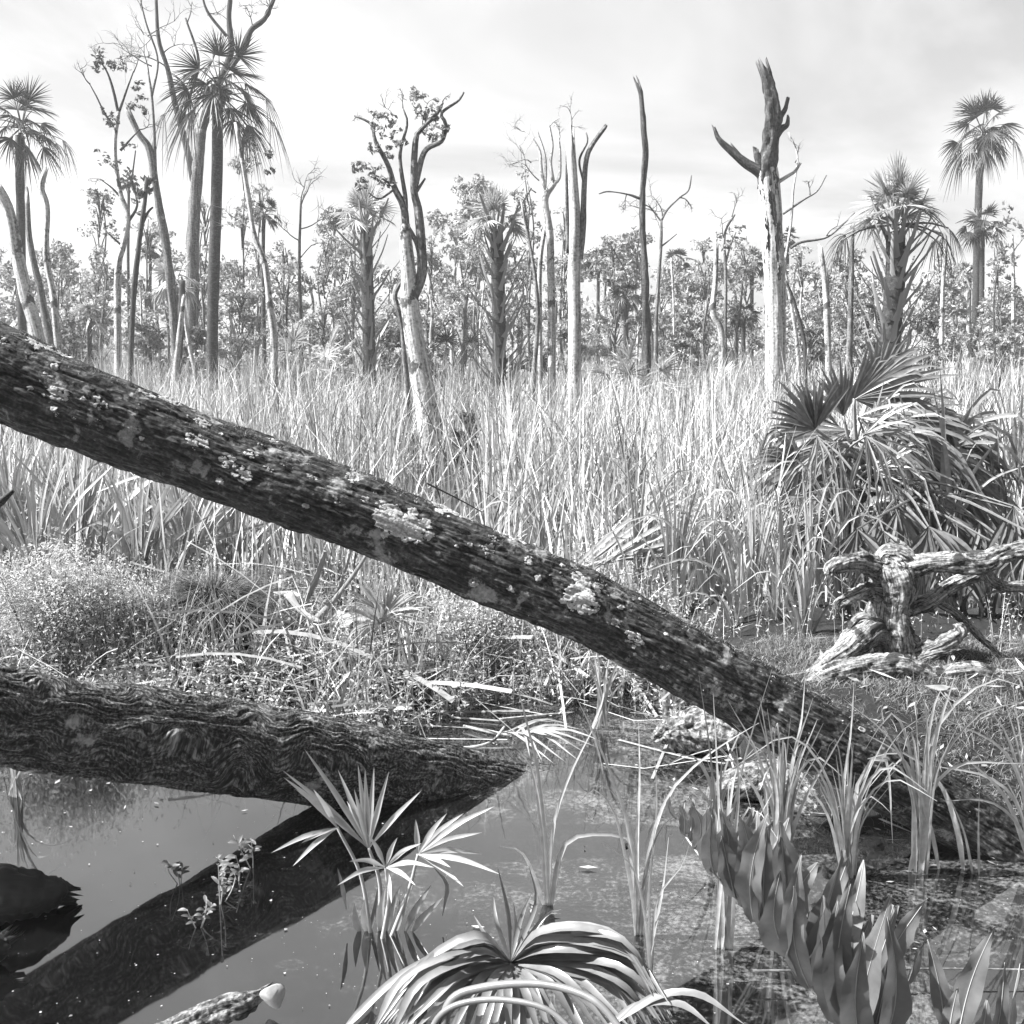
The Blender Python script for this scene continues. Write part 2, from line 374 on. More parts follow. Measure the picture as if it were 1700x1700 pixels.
# ------------------------------------------------------------------ trees of the middle distance (polylines in photo pixels, base first)
def path_px(pts, d):
    return np.array([W(p[0], p[1], d + (p[2] if len(p) > 2 else 0)) for p in pts])
def limb(pts, d, w0, w1, ns=8, n=None, ragged=0, seed=0, rough=0.10):
    P = path_px(pts, d); k = len(P)
    r = PX(np.linspace(w0, w1, k) / 2, d)
    return tube(P, r, ns, n or max(6, 4 * k), None, ragged, seed, rough, 5.0)
def rooted(pts, d):
    """trunk control points with the foot set into the ground below the lowest one"""
    P = path_px(pts, d); b = P[0].copy(); z = gz(b[0], b[1]) - 0.05
    dirv = P[0] - P[1]
    if b[2] > z + 0.05:
        k = (b[2] - z) / max(0.2, -dirv[2]) if dirv[2] < 0 else 0
        f = b + dirv * min(k, 3) * 0.6; f[2] = z; P = np.vstack([f, P])
    return P
def trunk_tube(pts, d, w0, w1, ns=12, ragged=0, seed=0, rough=0.10, flare=1.25):
    P = rooted(pts, d); k = len(P); w = np.linspace(w0, w1, k); w[0] *= flare
    return tube(P, PX(w / 2, d), ns, max(14, 7 * k), None, ragged, seed, rough, 4.0), P[0]
def twig_set(starts, rng, lvl=2, ns=4):
    """starts: (pos, dir, length, radius); grows random dead twigs"""
    A = Acc(); tips = []
    def grow(p, dr, L, r, lv):
        pts = [p]; v = unit(dr)
        for k in range(4):
            v = unit(v + rng.normal(size=3) * 0.28 + np.array([0, 0, 0.05])); pts.append(pts[-1] + v * L / 4)
            if lv > 0 and k >= 1:
                for q in range(rng.integers(1, 3)):
                    grow(pts[-1], unit(v + rng.normal(size=3) * 0.75), L * rng.uniform(.4, .65), r * .5, lv - 1)
        tips.append(pts[-1]); tips.append(pts[-2])
        A.add(tube(np.array(pts), np.linspace(r, r * .35, 5), ns, 7))
    for s in starts: grow(np.asarray(s[0], float), np.asarray(s[1], float), s[2], s[3], lvl)
    return A.geo(), np.array(tips)
SIDE = {}
def dead_tree(name, label, cat, d, trunk, w, mat, limbs=(), top=0, twigs=(), seed=0, lmat=None, crown=None, cmat='leaf', group=None, rough=.15, ns=12, leafsz=.10, per=60, lvl=2):
    """trunk: px points; limbs: (points, w0, w1); twigs: (px, py, dx, dy, len px); crown: (px, py, r px[, dd]) leaf clumps"""
    rng = np.random.default_rng(seed + 100)
    g, foot = trunk_tube(trunk, d, w[0], w[1], ns, top, seed, rough)
    foot = foot.copy(); foot[2] += .05
    t = thing(name, label, cat, foot, group)
    part('trunk', g, M[mat], t)
    for i, (pts, a, b) in enumerate(limbs):
        part('limb', limb(pts, d, a, b, 8, seed=seed + i, ragged=PX(b, d) * 1.5 if b > 4 else 0, rough=rough), M[lmat or mat], t)
    if twigs:
        S = [(W(q[0], q[1], d), np.array([q[2], rng.normal() * .5 * abs(q[2] + q[3] + .3), -q[3]]), PX(q[4], d), PX(q[5] if len(q) > 5 else 2.2, d) / 2) for q in twigs]
        for q in S: part('branch', twig_set([q], rng, lvl)[0], M[lmat or mat], t)
    if crown:
        C = np.array([W(c[0], c[1], d + (c[3] if len(c) > 3 else rng.normal() * PX(14, d))) for c in crown]); rr = [PX(c[2], d) for c in crown]
        sub = clump_pts(C, np.array(rr) * 1.25, 6, rng); sr = np.repeat(np.array(rr) * 0.5, 6)
        P = clump_pts(sub, sr, per / 11, rng)
        V, Qd = leaves(P, leafsz, rng, .5); part('crown', (V, Qd), M[cmat], t, False)
    return t
# -- left group
dead_tree('dead_tree', 'pale leaning dead trunk at the far left edge behind the mossy log', 'dead tree', 20, [(70, 600), (62, 560), (42, 482), (27, 415), (15, 350), (-6, 310)], (25, 17), 'dead', seed=1)
dead_tree('dead_tree', 'grey slanting bare trunk just right of the far left palm', 'dead tree', 24, [(90, 600), (83, 565), (64, 470), (49, 395), (45, 330)], (18, 7), 'grey', top=.3, seed=2)
dead_tree('dead_tree', 'thin crooked snag with broken top near the left edge', 'dead tree', 22, [(99, 600), (96, 568), (88, 490), (77, 425), (78, 346), (69, 313), (73, 290)], (13, 8), 'dead', [([(70, 318), (64, 306)], 5, 4)], top=.2, seed=3)
dead_tree('slender_tree', 'slender crooked tree with sparse leaf tufts left of the tall palm', 'tree', 26,
          [(196, 600), (196, 452), (205, 407), (212, 358), (200, 320), (190, 245), (197, 185)], (13, 6), 'dead',
          [([(197, 190), (188, 150), (178, 120), (165, 100)], 5, 2), ([(198, 185), (212, 145), (222, 118)], 4, 2), ([(194, 215), (175, 190), (160, 160), (148, 138)], 4, 1.5), ([(203, 330), (186, 312), (170, 300)], 4, 2), ([(212, 370), (228, 340), (220, 300), (225, 250)], 5, 2), ([(205, 410), (188, 395), (172, 380)], 4, 2), ([(200, 250), (216, 232), (232, 215)], 4, 2)],
          twigs=[(165, 105, -.5, -.8, 26), (222, 120, .4, -.8, 30), (150, 140, -.8, -.4, 26), (172, 300, -.8, 0, 24), (230, 215, .8, -.3, 26)], seed=4, lmat='dark',
          crown=[(165, 92, 14), (178, 103, 11), (188, 110, 9), (205, 105, 12), (158, 108, 9), (210, 172, 12), (225, 140, 10), (182, 192, 12), (184, 205, 9), (235, 160, 10), (176, 258, 14), (192, 275, 9), (216, 290, 13), (168, 325, 12), (225, 330, 10), (172, 345, 9), (170, 378, 13), (182, 372, 10), (236, 350, 10), (215, 240, 9), (243, 182, 9)], leafsz=.10, per=75)
dead_tree('dead_tree', 'thin dark bare trunk rising from the reeds left of the tall palm', 'dead tree', 24, [(217, 640), (217, 612), (222, 490), (232, 395), (241, 328), (243, 300)], (11, 6), 'dark', [([(236, 372), (246, 352), (254, 344)], 5, 3)], top=.1, seed=5, crown=[(239, 318, 8), (244, 300, 7)], per=30, leafsz=.2)
dead_tree('dead_tree', 'bent grey snag with broken slanting top left of the tall palm', 'dead tree', 27, [(294, 620), (288, 520), (285, 490), (277, 414), (267, 358), (257, 300), (248, 248), (231, 222), (214, 188)], (17, 9), 'grey', [([(258, 300), (256, 220), (252, 160), (246, 120)], 6, 3), ([(252, 160), (262, 100), (243, 40), (232, -5)], 4, 2)], twigs=[(247, 122, -.5, -1, 60), (245, 60, .2, -1, 50), (252, 110, -1, -.6, 70), (238, 20, -.4, -1, 40)], top=.25, seed=6)
dead_tree('dead_tree', 'tall forked bare tree rising behind the tall cabbage palm', 'dead tree', 33, [(318, 640), (319, 470), (321, 376), (328, 282), (334, 215)], (23, 17), 'grey',
          [([(322, 300), (309, 241), (290, 169), (278, 113), (263, 64), (259, -10)], 12, 5), ([(334, 220), (352, 160), (376, 110), (384, 75), (380, 30), (383, -12)], 15, 7), ([(380, 115), (405, 79), (418, 49), (440, 30), (459, -12)], 12, 6), ([(300, 205), (318, 150), (330, 100), (308, 30)], 6, 3), ([(376, 60), (345, 20), (335, -10)], 5, 3)],
          twigs=[(440, 30, .3, -1, 34), (445, 28, 1, -.5, 30), (420, 49, 0, -1, 36), (262, 60, -1, -.6, 50), (275, 110, -1, -.5, 60), (270, 90, .8, -.9, 50), (310, 40, .6, -1, 40), (345, 25, -.4, -1, 40)], seed=7, lmat='dark')
dead_tree('dead_tree', 'pale sinuous thin trunk just right of the tall cabbage palm', 'dead tree', 22, [(455, 640), (455, 565), (448, 508), (440, 440), (422, 388), (414, 339), (403, 271), (393, 215)], (13, 6), 'dead', twigs=[(413, 335, .9, -.7, 70), (420, 380, -.8, -.5, 50), (405, 285, .8, -.6, 60)], top=.15, seed=8,
          crown=[(425, 240, 12, 6), (445, 255, 9, 6), (450, 285, 8, 6), (410, 232, 9, 6)], per=26, leafsz=.15)
dead_tree('dead_tree', 'short pale split trunk at the foot of the tall cabbage palm', 'dead tree', 25, [(290, 640), (294, 590), (300, 540), (304, 500)], (12, 7), 'dead', top=.2, seed=9)
dead_tree('dead_tree', 'pale slanting stub trunk beside the tall palm foot', 'dead tree', 26, [(328, 640), (322, 610), (312, 560), (306, 515)], (11, 5), 'dead', top=.2, seed=10)
dead_tree('dead_tree', 'dark upright trunk under a pale young palm left of the tall palm', 'dead tree', 29, [(296, 640), (300, 540), (303, 465)], (13, 9), 'dark', seed=11)
dead_tree('bare_tree', 'bare twiggy little tree standing above the thicket right of tall palm', 'tree', 36, [(500, 560), (497, 445), (498, 380), (500, 330)], (8, 3), 'dark', twigs=[(498, 400, -.9, -.8, 60), (499, 380, .9, -.9, 60), (500, 340, .3, -1, 50), (500, 335, -.4, -1, 46), (497, 430, .8, -.8, 60), (498, 360, -.7, -1, 44)], seed=12)
# -- centre group
dead_tree('leaning_tree', 'large leaning pale tree with twisted fork and leaf tufts, behind the mossy log', 'tree', 14.8,
          [(720, 790), (712, 696), (694, 594), (683, 523), (678, 453), (674, 400), (673, 372)], (46, 15), 'dead',
          [([(674, 400), (671, 347), (655, 312), (645, 276), (623, 234), (616, 206), (588, 192)], 13, 3), ([(682, 500), (700, 455), (699, 400), (694, 347), (687, 312), (690, 234), (698, 216), (726, 188), (735, 170)], 19, 4), ([(689, 310), (705, 252), (733, 234), (740, 206), (733, 188), (761, 167), (770, 153)], 10, 3), ([(672, 360), (673, 329), (664, 259), (676, 206), (669, 180)], 9, 2.5), ([(673, 372), (690, 400), (697, 430)], 9, 6), ([(655, 312), (640, 300), (622, 290)], 5, 2), ([(690, 320), (706, 296)], 6, 3), ([(655, 314), (630, 330), (612, 320)], 4, 2)],
          twigs=[(590, 193, -.9, -.2, 14), (616, 206, .1, -1, 24), (669, 180, -.1, -1, 20), (735, 170, .1, -1, 12), (700, 214, .2, -1, 40), (650, 190, .1, -1, 34)], seed=13, lmat='grey',
          crown=[(686, 160, 12), (696, 157, 10), (692, 185, 13), (705, 196, 12), (722, 178, 11), (720, 195, 9), (730, 216, 12), (722, 228, 10), (706, 210, 13), (632, 190, 11), (643, 200, 13), (655, 212, 12), (620, 212, 9), (637, 228, 13), (652, 240, 10), (618, 243, 9), (645, 256, 11), (600, 276, 9), (620, 285, 13), (606, 296, 11), (630, 300, 13), (646, 306, 10), (600, 310, 8), (668, 236, 9), (590, 278, 8), (740, 218, 8)], leafsz=.065, per=80, rough=.07, ns=20, cmat='leafmid')
dead_tree('dead_tree', 'hooked broken stub leaning on the large pale tree', 'dead tree', 15.2, [(676, 640), (672, 600), (668, 550), (660, 510), (656, 490), (662, 474)], (10, 7), 'grey', seed=14, top=.1)
dead_tree('dead_tree', 'branching grey dead tree left of the white split snag', 'dead tree', 22, [(916, 640), (916, 560), (914, 418), (910, 370), (905, 330), (918, 306)], (15, 10), 'dead',
          [([(916, 306), (928, 296), (930, 260), (928, 232)], 7, 3), ([(918, 300), (914, 270), (917, 240), (911, 204)], 6, 3), ([(906, 330), (899, 280), (896, 250), (882, 226)], 6, 2.5), ([(905, 315), (905, 260), (890, 212)], 5, 2)], twigs=[(884, 230, -.6, -1, 40), (882, 270, -1, -.6, 50), (895, 300, -1, -.6, 66), (890, 320, -1, -.3, 60), (928, 232, 0, -1, 20), (911, 210, .4, -1, 20)], seed=15, top=.1)
dead_tree('dead_tree', 'thin slanting grey trunk left of the branching dead tree', 'dead tree', 21, [(884, 660), (885, 636), (893, 516), (884, 430), (867, 343)], (12, 4), 'grey', seed=16, top=.2)
dead_tree('dead_tree', 'slender pale trunk just left of the white split snag', 'dead tree', 23, [(898, 650), (897, 600), (896, 460), (903, 390), (912, 350)], (10, 6), 'dead', seed=17)
dead_tree('dead_tree', 'white split snag with jagged top and curved dark side limb', 'dead tree', 18, [(958, 720), (955, 660), (953, 523), (954, 382), (951, 300), (948, 248)], (27, 15), 'snag',
          [([(962, 430), (967, 380), (969, 329), (973, 266), (983, 241), (1003, 213)], 12, 6), ([(944, 420), (941, 330), (941, 250)], 9, 4), ([(968, 300), (962, 266), (975, 236), (973, 220)], 4, 2)], twigs=[(950, 230, -.2, -1, 40)], seed=18, top=.55, ns=16, lmat='grey')
dead_tree('dead_tree', 'tall thin needle like snag against the sky right of centre', 'dead tree', 24, [(1073, 620), (1072, 516), (1068, 418), (1066, 347), (1071, 259), (1066, 171), (1061, 148)], (14, 7), 'barkdark', [([(1062, 330), (1040, 322), (1010, 318), (994, 322)], 4, 1.5)], twigs=[(1040, 323, 0, .6, 24), (1070, 340, 1, -.4, 50)], seed=19, top=.35, ns=16, rough=.5)
# -- right group
t = dead_tree('dead_snag', 'big pale snag with two broken arms and peeling bark right of centre', 'dead tree', 20,
          [(1294, 720), (1290, 640), (1288, 554), (1286, 445), (1282, 372), (1277, 310), (1274, 280)], (34, 30), 'snag',
          [([(1272, 300), (1262, 285), (1237, 270), (1211, 248), (1193, 230), (1186, 213)], 22, 5)], seed=20, ns=28, rough=.16, lmat='barkdark')
part('broken_leader', limb([(1276, 310), (1274, 277), (1281, 226), (1282, 171), (1276, 140), (1270, 122)], 20, 31, 17, 24, 90, .3, 21, .5), M['barkdark'], t)
part('limb', limb([(1283, 230), (1296, 215), (1306, 208), (1308, 200)], 20, 16, 6, 8, 14, .12, 22, .2), M['barkdark'], t)
part('limb', limb([(1284, 212), (1294, 196), (1303, 182), (1306, 172)], 20, 11, 6, 8, 14, .12, 23, .2), M['barkdark'], t)
part('limb', limb([(1292, 302), (1308, 292), (1320, 284), (1328, 272)], 20, 7, 4, 8, 14, .05, 24, .1), M['dead'], t)
part('limb', limb([(1266, 280), (1258, 262), (1256, 254)], 20, 13, 9, 8, 12, .15, 25, .2), M['barkdark'], t)
part('limb', limb([(1237, 268), (1226, 254), (1218, 244)], 20, 6, 3, 6, 10, .12, 26, .2), M['barkdark'], t)
rng = np.random.default_rng(77)
def snag_x(py): return np.interp(py, [280, 310, 372, 445, 554], [1274, 1277, 1282, 1286, 1288])
for k in range(64):                                # strips of bark still hanging on the snag
    py = (296 + k * 4.6 if k < 34 else 268 + (k - 34) * 1.8) + rng.uniform(-4, 4); e = rng.choice([-12, -9, -2, 3, 6, 10], p=[.3, .2, .15, .15, .1, .1]) + rng.uniform(-2, 2); ln = rng.uniform(14, 46)
    P0 = []
    for q in (0, .35, .7, 1):
        yy = py + ln * q; P0.append(W(snag_x(yy) + e + rng.uniform(-1.2, 1.2), yy, 20) - np.array([0, PX(math.sqrt(max(9, 196 - e * e)), 20) + .015, 0]))
    wob = rng.uniform(0, 6); part('bark_strip', ribbon(np.array(P0), PX(rng.uniform(1.6, 4.2), 20), 12, .25, (0, -1, 0), lambda q: .25 + .75 * np.abs(np.sin(9 * q + wob)) * np.sin(np.clip(q, .05, .95) * 3.14) ** .5), M['barkdark'], t)
dead_tree('bare_sapling', 'thin bare sapling with long side branches beside the big snag', 'tree', 21, [(1328, 640), (1322, 560), (1307, 468), (1303, 440), (1313, 372), (1317, 317), (1324, 259), (1309, 220)], (7, 2), 'dead',
          [([(1312, 412), (1330, 402), (1372, 394), (1400, 372), (1419, 353)], 5, 2), ([(1300, 355), (1335, 331), (1357, 317), (1372, 291)], 4, 2)], twigs=[(1372, 392, .8, -.8, 30), (1345, 325, .3, -1, 24), (1320, 270, .5, -1, 30)], seed=27, lmat='grey')
dead_tree('dead_tree', 'thin dark leaning stem right of the big snag foot', 'dead tree', 19, [(1337, 650), (1337, 624), (1335, 565), (1318, 500), (1304, 466)], (9, 4), 'dark', seed=28)
dead_tree('dead_tree', 'pale wavy trunk standing left of the big snag', 'dead tree', 22, [(1197, 690), (1197, 656), (1198, 554), (1184, 518), (1188, 463), (1189, 408)], (14, 8), 'dead', seed=29, top=.1)
dead_tree('bare_tree', 'bare grey tree with bent top branch left of the pale wavy trunk', 'tree', 30, [(1089, 600), (1090, 520), (1097, 410), (1098, 365)], (9, 4), 'grey', [([(1098, 366), (1108, 348), (1128, 328), (1143, 316), (1148, 291)], 4, 2), ([(1097, 410), (1112, 398), (1124, 388)], 3, 1.5), ([(1098, 368), (1084, 350), (1076, 338)], 3, 1.5)], twigs=[(1128, 328, .6, .4, 24), (1084, 350, -.8, -.7, 40), (1100, 360, .2, -1, 40)], seed=30)
dead_tree('slender_tree', 'slender leafy topped tree close behind the pale wavy trunk', 'tree', 27, [(1205, 640), (1204, 560), (1205, 460), (1203, 390), (1220, 356)], (8, 3), 'grey', [([(1204, 440), (1212, 410), (1222, 385)], 4, 2)], twigs=[(1203, 400, -.5, -1, 36), (1215, 360, .5, -1, 30)], seed=31, crown=[(1196, 395, 16), (1212, 388, 14), (1224, 400, 12), (1206, 410, 12), (1230, 378, 9)], per=34, leafsz=.13, cmat='leafmid')
dead_tree('dead_tree', 'grey snag between the big snag and the shaggy young palm', 'dead tree', 23, [(1377, 640), (1375, 590), (1372, 500), (1366, 440), (1363, 419)], (13, 8), 'dead', seed=32, top=.2)
dead_tree('dead_tree', 'mottled snag close left of the shaggy young palm', 'dead tree', 22, [(1410, 640), (1410, 590), (1413, 480), (1415, 383)], (13, 8), 'grey', seed=33, top=.2)
dead_tree('dead_tree', 'thin pale bent trunk just right of the shaggy young palm', 'dead tree', 26, [(1564, 620), (1563, 590), (1565, 480), (1570, 400), (1560, 385), (1542, 380)], (8, 5), 'dead', seed=34)
dead_tree('dead_tree', 'pale thin trunk close beside the tall right palm', 'dead tree', 40, [(1607, 640), (1608, 560), (1609, 470)], (9, 6), 'dead', seed=35)
dead_tree('slender_tree', 'leafy slender tree at the far right edge beyond the tall palm', 'tree', 38, [(1682, 640), (1682, 560), (1682, 440), (1680, 390)], (9, 4), 'dead', twigs=[(1682, 450, -.8, -.8, 40), (1682, 420, .8, -.8, 40), (1682, 470, -.9, -.4, 40)], seed=36, crown=[(1680, 365, 14), (1665, 375, 12), (1694, 385, 14), (1655, 400, 12), (1675, 410, 14), (1660, 425, 10), (1690, 430, 12), (1650, 385, 7), (1672, 345, 8)], per=36, leafsz=.2, cmat='leafmid')

# ------------------------------------------------------------------ palms
def fan(hub, ax, side, N=16, spread=2.0, L=.8, wid=.03, droop=.25, seg=3, rng=None, pleat=.5, curl=.1):
    ax, side = unit(ax), unit(side - np.dot(side, ax) * ax / np.dot(ax, ax)) ; nr = np.cross(ax, side)
    a = np.linspace(-spread, spread, N) + rng.normal(size=N) * .03
    dv = np.cos(a)[:, None] * ax + np.sin(a)[:, None] * side; pv = -np.sin(a)[:, None] * ax + np.cos(a)[:, None] * side
    l = L * (0.78 + 0.22 * np.cos(a * .8)) * rng.uniform(.88, 1.08, N)
    t = np.linspace(0, 1, seg + 1)
    C = hub + dv[:, None] * (l[:, None] * t)[..., None] + nr * (curl * L * (np.cos(a) - .6)[:, None] * -t**2)[..., None]
    C[..., 2] -= (droop * rng.uniform(.5, 1.5, N))[:, None] * L * t**2.2
    sg = np.where(np.arange(N) % 2, 1, -1)[:, None]
    wv = pv * math.cos(pleat) + nr * sg * math.sin(pleat)
    w = wid * np.interp(t, [0, .35, .6, 1], [.25, 1, .8, .06])
    V = np.stack([C + wv[:, None] * w[:, None] / 2, C - wv[:, None] * w[:, None] / 2], 2).reshape(-1, 3)
    k = np.arange(N)[:, None] * (2 * (seg + 1)) + np.arange(seg) * 2
    return V, np.stack([k, k + 1, k + 3, k + 2], -1).reshape(-1, 4)
def frond(base, az, el, pet, L, rng, N=18, wid=.035, droop=.3, spread=2.0, seg=3, roll=None):
    """petiole + fan leaf; az azimuth, el elevation of the petiole"""
    d = np.array([math.cos(az) * math.cos(el), math.sin(az) * math.cos(el), math.sin(el)])
    hub = base + d * pet - np.array([0, 0, 1]) * pet * .22 * math.cos(el)
    mid = base + d * pet * .55 - np.array([0, 0, 1]) * pet * .04
    A = Acc(); A.add(tube(np.array([base, mid, hub]), [.022, .014, .010], 4, 6))
    ax = unit(hub - mid - np.array([0, 0, .25 * pet * math.cos(el)]))
    hz = unit(np.cross(ax, [0, 0, 1]) + rng.normal(size=3) * .35 if roll is None else roll)
    A.add(fan(hub, ax, hz, N, spread, L, wid, droop, seg, rng)); return A.geo()
def palm(name, label, d, crown, rpx, trunk, w, seed, nf=24, tmat='palmtrunk', fmat='palm', boots=0, beard=0, young=False, group=None, dead=0, N=18, wid=.04, elr=(1.2, -.7), bootlen=.4, droop=(.12, .42), daz=None):
    rng = np.random.default_rng(seed); rad = PX(rpx, d)
    g, foot = trunk_tube(trunk, d, w[0], w[1], 14, 0, seed, .05, 1.15)
    top = W(trunk[-1][0], trunk[-1][1], d); c = W(crown[0], crown[1], d); c[1] = top[1]
    foot = foot.copy(); foot[2] += .05
    t = thing(name, label, 'palm', foot, group)
    part('trunk', g, M[tmat], t)
    for k in range(nf):
        f = k / max(1, nf - 1); el = elr[0] + (elr[1] - elr[0]) * f ** 1.15 + rng.normal() * .12; az = k * 2.39996 + rng.normal() * .2
        base = top + (c - top) * (.25 + .5 * (1 - f)) + np.array([math.cos(az), math.sin(az), 0]) * .05
        L = rad * rng.uniform(.5, .66); pet = rad * rng.uniform(.34, .6)
        deadf = f > .93 and dead
        part('frond', frond(base, az, el, pet, L, rng, N, wid, droop[0] + (droop[1] - droop[0]) * f + (.4 if deadf else 0), (1.75 if young or boots else 1.4) if not deadf else .9, 4), M['palmdead' if deadf else fmat], t, False)
    for k in range(dead):
        az = rng.uniform(0, 6.28) if daz is None else daz[k % len(daz)] + rng.normal() * .2; b = top + np.array([math.cos(az), math.sin(az), 0]) * PX(w[1], d) * .4 + [0, 0, .1]
        part('dead_frond', frond(b, az, .15 - rng.random() * .4, rad * .8, rad * .5, rng, 16, wid * .7, 1.2, 1.2, 4), M['palmdead'], t, False)
    if beard:                                      # skirt of old leaf bases below the crown
        A = Acc()
        for k in range(beard):
            az = rng.uniform(0, 6.28); o = np.array([math.cos(az), math.sin(az), 0]); b = top + o * PX(w[1], d) * .45 + np.array([0, 0, rng.uniform(-.2, .55)])
            A.add(ribbon(np.array([b, b + o * .14 + np.array([0, 0, -.04]), b + o * rng.uniform(.15, .3) + np.array([0, 0, rng.uniform(-.45, -.1)])]), .04, 5, .2, o))
        part('leaf_base_skirt', A.geo(), M['dark'], t)
    if boots:
        zb = foot[2] + .1; P = rooted(trunk, d)
        bm = None
        for k in range(boots):
            f = (k + rng.random() * .5) / boots; az = k * 2.39996 * 1.0 + rng.normal() * .1
            cc = spline(P, 60)[min(59, int(f * 59))]; o = np.array([math.cos(az), math.sin(az), 0]); r0 = PX(w[0] + (w[1] - w[0]) * f, d) / 2
            if bm is None:
                q = np.array([[0, 0, 0], [.10, 0, .10], [.24, 0, .24], [.36, 0, .40]]) * bootlen / .4
                bm = mesh('petiole_stub', *ribbon(q, .045 * bootlen / .4, 6, .35, (-.7, 0, .7), lambda s: np.interp(s, [0, .3, .9, 1], [1, .5, .34, .25])), M['boot'])
            ob = link('petiole_stub', bm, t); ob.location = tuple(cc + o * r0 * .8 - ORG[t.name])
            ob.rotation_euler = (rng.normal() * .12, rng.normal() * .15 - .15, az); s = rng.uniform(.75, 1.2); ob.scale = (s, s, s)
    return t
palm('cabbage_palm', 'tall cabbage palm with dark shaggy neck, the tallest at upper left', 29, (366, 128), 96, [(352, 645), (352, 632), (354, 490), (360, 300), (361, 215), (361, 165)], (19, 17), 41, nf=22, beard=40, dead=3, wid=.035, N=30, daz=(.1, 3.3, .3))
palm('cabbage_palm', 'cabbage palm cut by the left edge of the view', 31, (36, 195), 72, [(38, 600), (37, 550), (34, 340), (33, 270), (33, 225)], (14, 14), 42, nf=19, beard=14, dead=2, wid=.035, N=26, daz=(.1,))
palm('cabbage_palm', 'tall slim cabbage palm near the right edge against the sky', 45, (1631, 205), 62, [(1613, 660), (1614, 645), (1620, 518), (1623, 372), (1627, 284), (1630, 235)], (13, 11), 43, nf=24, beard=40, dead=2, wid=.05, N=24)
palm('young_palm', 'shaggy young palm ringed with pale criss cross leaf stubs at right', 16, (1486, 345), 88, [(1476, 640), (1476, 583), (1486, 470), (1488, 420), (1486, 385)], (36, 30), 44, nf=20, boots=96, dead=5, fmat='palmyoung', wid=.022, N=30, elr=(1.5, .55), bootlen=.56, droop=(.02, .25), daz=(3.1, 0, .3, 2.8, -.3))
palm('young_palm', 'young palm with spiny leaf stubs left of the large leaning tree', 26, (606, 356), 56, [(614, 640), (613, 612), (611, 500), (608, 400), (607, 378)], (24, 18), 45, nf=16, boots=64, fmat='palmyoung', wid=.03, N=26, elr=(1.5, .4), bootlen=.66, droop=(.02, .25))
palm('young_palm', 'young palm with spiny stub trunk between leaning tree and branching snag', 22, (820, 366), 62, [(830, 700), (829, 665), (828, 520), (825, 400), (824, 385)], (26, 20), 46, nf=18, boots=84, fmat='palmyoung', wid=.03, N=26, elr=(1.5, .4), bootlen=.66, droop=(.02, .25))
SP = [  # small palms of the middle and far distance: crown px, r, trunk foot y, d, trunk w, label, dark leaf?
    ((438, 352), 28, 470, 40, 7, 'small dark crowned palm right of the pale sinuous trunk', 'palm'),
    ((994, 432), 24, 560, 48, 6, 'small palm just right of the white split snag', 'palm'),
    ((1040, 488), 30, 560, 38, 9, 'low dark palm left of the needle like snag foot', 'palm'),
    ((1125, 432), 25, 560, 50, 6, 'small round crowned palm between needle snag and wavy trunk', 'palm'),
    ((1249, 434), 26, 540, 46, 7, 'small palm close left of the big snag', 'palm'),
    ((1631, 368), 40, 600, 42, 9, 'palm half hidden behind the tall right palm trunk', 'palm'),
    ((1610, 455), 24, 600, 50, 7, 'short palm left of the tall right palm trunk', 'palm'),
    ((1562, 458), 30, 590, 44, 8, 'pale drooping palm behind the shaggy young palm', 'palmyoung'),
    ((1308, 395), 22, 520, 52, 6, 'little palm peeking out right of the big snag', 'palm'),
    ((1668, 478), 24, 600, 52, 6, 'short dark palm near the right edge in the thicket', 'palm'),
    ((292, 460), 44, 600, 30, 8, 'pale young palm crown in front of the forked bare tree', 'palmyoung'),
    ((150, 520), 34, 610, 34, 8, 'pale young palm in the thicket at left', 'palmyoung'),
    ((214, 300), 17, 460, 44, 5, 'tiny palm crown seen between the left slender trunks', 'palm'),
    ((250, 410), 20, 540, 45, 6, 'tiny dark palm behind the bent grey snag', 'palm'),
    ((1440, 520), 26, 600, 36, 8, 'low palm behind the shaggy young palm stem', 'palm'),
    ((1235, 520), 26, 610, 36, 8, 'low leafy palm between wavy trunk and big snag', 'palm')]
for i, (c, r, fy, d, w, lb, mt) in enumerate(SP):
    palm('small_palm', lb, d, c, r, [(c[0] - 1, fy), (c[0] - 1, (fy + c[1]) / 2), (c[0], c[1] + r * .25)], (w, w * .85), 60 + i, nf=15, beard=5, fmat=mt, N=18, wid=.0013 * d, group='small palms of the thicket')
def fan_bush(name, label, px, py, d, n, L, seed, mat, wid, N=22, up=0.5, group=None, pet=None):
    rng = np.random.default_rng(seed); c = on_ground(px, d); top = W(px, py, d)
    t = thing(name, label, 'palmetto', c, group); base = c + np.array([0, 0, .05]); hgt = top[2] - c[2]
    for k in range(n):
        az = k * 2.4 + rng.normal() * .2; el = rng.uniform(up * .5, 1.4); p = pet or hgt * rng.uniform(.7, 1.0)
        part('frond', frond(base + np.array([0, 0, max(0, hgt - p) * rng.uniform(.4, 1)]), az, el, p * .9, L * rng.uniform(.8, 1.1), rng, N, wid, .2, 2.0), M[mat], t, False)
    return t
fan_bush('palmetto', 'pale round fan palmetto above the reeds left of the leaning tree', 522, 545, 24, 16, .62, 91, 'palmyoung', .035)
fan_bush('palmetto', 'fan palmetto with open star leaf below the needle like snag', 1058, 578, 20, 13, .55, 92, 'palmyoung', .035)
fan_bush('palmetto', 'pale palmetto in the reeds far left behind the log', 400, 600, 30, 10, .6, 93, 'palmyoung', .04)
fan_bush('palmetto', 'small palmetto in the reeds beside the pale wavy trunk', 1170, 600, 26, 10, .5, 94, 'palmyoung', .04)
fan_bush('palmetto', 'dark palmetto clump between the spiny young palm and branching dead tree', 872, 580, 27, 10, .55, 95, 'palm', .04)
